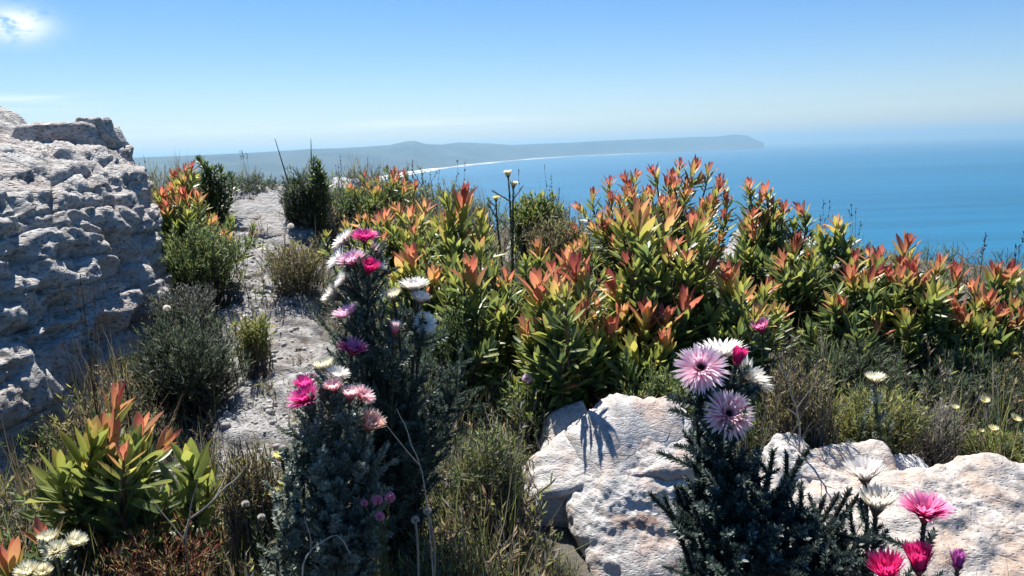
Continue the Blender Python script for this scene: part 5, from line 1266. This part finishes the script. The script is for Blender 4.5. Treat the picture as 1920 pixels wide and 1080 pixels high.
while count < 4200:
    y_ = 0.92 + 4.8 * rg.random() ** 1.5
    x_ = rg.uniform(-0.80, 0.90) * (y_ + 0.3)
    if any((x_ - c_.x) ** 2 + (y_ - c_.y) ** 2 < r_ * r_ for c_, r_ in rocks_xy): continue
    if x_ < BX + 0.06 and y_ < 3.4: continue
    if 0.0 < x_ / y_ < 0.25 and y_ < 1.5: continue
    cxp = np.interp(y_, mid_[:, 1], mid_[:, 0]); hw = np.interp(y_, [1.4, 1.9, 2.6, 3.4, 4.2, 5.4], [0.10, 0.15, 0.20, 0.24, 0.22, 0.34])
    edge_ = abs(x_ - cxp) / hw + 0.5 * float(noise3(np.array([[x_ * 5, y_ * 5, 1.5]]))[0])
    if edge_ < 0.62 and y_ > 1.75 and rg.random() < 0.86: continue
    count += 1
    k = int(np.clip((float(noise3(np.array([[x_ * 1.6, y_ * 1.6, 5.5]]))[0]) + 0.5) * 6 + rg.normal(0, 0.8), 0, 5))
    h = rg.uniform(0.05, 0.14) * (0.8 + 0.14 * y_)
    if edge_ < 1.5: h *= 0.6
    if x_ > 0.6 and y_ > 2.4: h *= 0.5
    b_ = np.array([x_, y_, gz(x_, y_) - 0.004]); an = rg.uniform(0, 6.28); ti = rg.uniform(0.75, 1.3)
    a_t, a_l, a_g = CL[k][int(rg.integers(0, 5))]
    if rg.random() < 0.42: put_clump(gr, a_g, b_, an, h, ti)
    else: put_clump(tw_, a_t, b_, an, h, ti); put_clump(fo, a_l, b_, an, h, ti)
for k in range(420):                                       # taller tangle right at the viewer's feet
    y_ = rg.uniform(0.98, 1.5); x_ = rg.uniform(-0.80, 0.00) * y_
    h = rg.uniform(0.09, 0.17); k_ = int(rg.choice([0, 2, 2, 3, 4, 4, 5])); b_ = np.array([x_, y_, gz(x_, y_) - 0.004]); an = rg.uniform(0, 6.28); ti = rg.uniform(0.8, 1.4)
    a_t, a_l, a_g = CL[k_][int(rg.integers(0, 5))]
    if rg.random() < 0.5: put_clump(gr, a_g, b_, an, h, ti)
    else: put_clump(tw_, a_t, b_, an, h, ti); put_clump(fo, a_l, b_, an, h, ti)
for k in range(26):                                        # low tufts at the foot of the split rock
    q_ = P(rg.uniform(985, 1075), rg.uniform(1030, 1075), rg.uniform(1.22, 1.36)); b_ = np.array([q_.x, q_.y, gz(q_.x, q_.y) - 0.004])
    a_t, a_l, a_g = CL[int(rg.choice([0, 2, 4, 5]))][int(rg.integers(0, 5))]; h = rg.uniform(0.04, 0.075); an = rg.uniform(0, 6.28)
    if k % 2: put_clump(gr, a_g, b_, an, h, 1.0)
    else: put_clump(tw_, a_t, b_, an, h, 1.0); put_clump(fo, a_l, b_, an, h, 1.0)
add('grass', gr.mesh('grass', M_GRASS), kind='stuff')
add('dry_twigs', tw_.mesh('dry_twigs', M_TWIG), kind='stuff')
add('heath_undergrowth', fo.mesh('heath_undergrowth', M_FOL), kind='stuff')

# pale dead twigs leaning out of the foreground
def dead_twig(label, pts_px, r, seed, forks=3):
    rg = np.random.default_rng(seed)
    w_ = np.array([P(*q)[:] for q in pts_px]); base = w_[0].copy(); base[2] = gz(base[0], base[1])
    root = thing('dead_twig', label, 'dead plant', tuple(base))
    full = np.concatenate([[base], w_])
    u_ = np.linspace(0, 1, len(full)); t_ = np.linspace(0, 1, 14)
    pts = np.stack([np.interp(t_, u_, full[:, k]) for k in range(3)], 1) + np.cumsum(rg.normal(0, 0.0012, (14, 3)), 0)
    ac = Acc(); c_ = np.array([0.36, 0.32, 0.27])
    tv, tf = tube(pts - base, np.linspace(r, r * 0.45, 14), 5); ac.put(tv, tf, c_)
    for k in range(forks):
        q, tg, tot = along(pts, [rg.uniform(0.45, 0.9)])
        e = q[0] + (tg[0] + rg.normal(0, 0.7, 3)) * tot * 0.16
        tv, tf = tube(bez(q[0], q[0] * 0.6 + e * 0.4 + rg.normal(0, 0.004, 3), q[0] * 0.3 + e * 0.7, e, 6) - base, np.linspace(r * 0.55, r * 0.25, 6), 4); ac.put(tv, tf, c_ * rg.uniform(0.8, 1.1))
    add('stalk', ac.mesh('stalk', M_TWIG), root)
dead_twig('pale dead twig leaning across the grass beside the lime-leaved conebush', [(345, 985, 1.12), (400, 945, 1.1), (445, 905, 1.1), (470, 870, 1.1)], 0.0022, 1)
dead_twig('long thin dead stem leaning through the shadow of the tall dark-stemmed everlasting', [(812, 1000, 1.0), (800, 900, 1.0), (775, 820, 1.0), (752, 775, 1.0)], 0.0011, 2, 1)
dead_twig('pale bent dead twig lying low below the silvery everlasting', [(560, 1060, 0.95), (585, 1015, 0.95), (625, 1000, 0.95), (660, 1040, 0.95)], 0.0014, 3)
dead_twig('bleached dead branch beside the faded everlasting head', [(1500, 790, 1.45), (1480, 740, 1.45), (1470, 700, 1.45), (1455, 665, 1.45)], 0.0022, 4, 4)
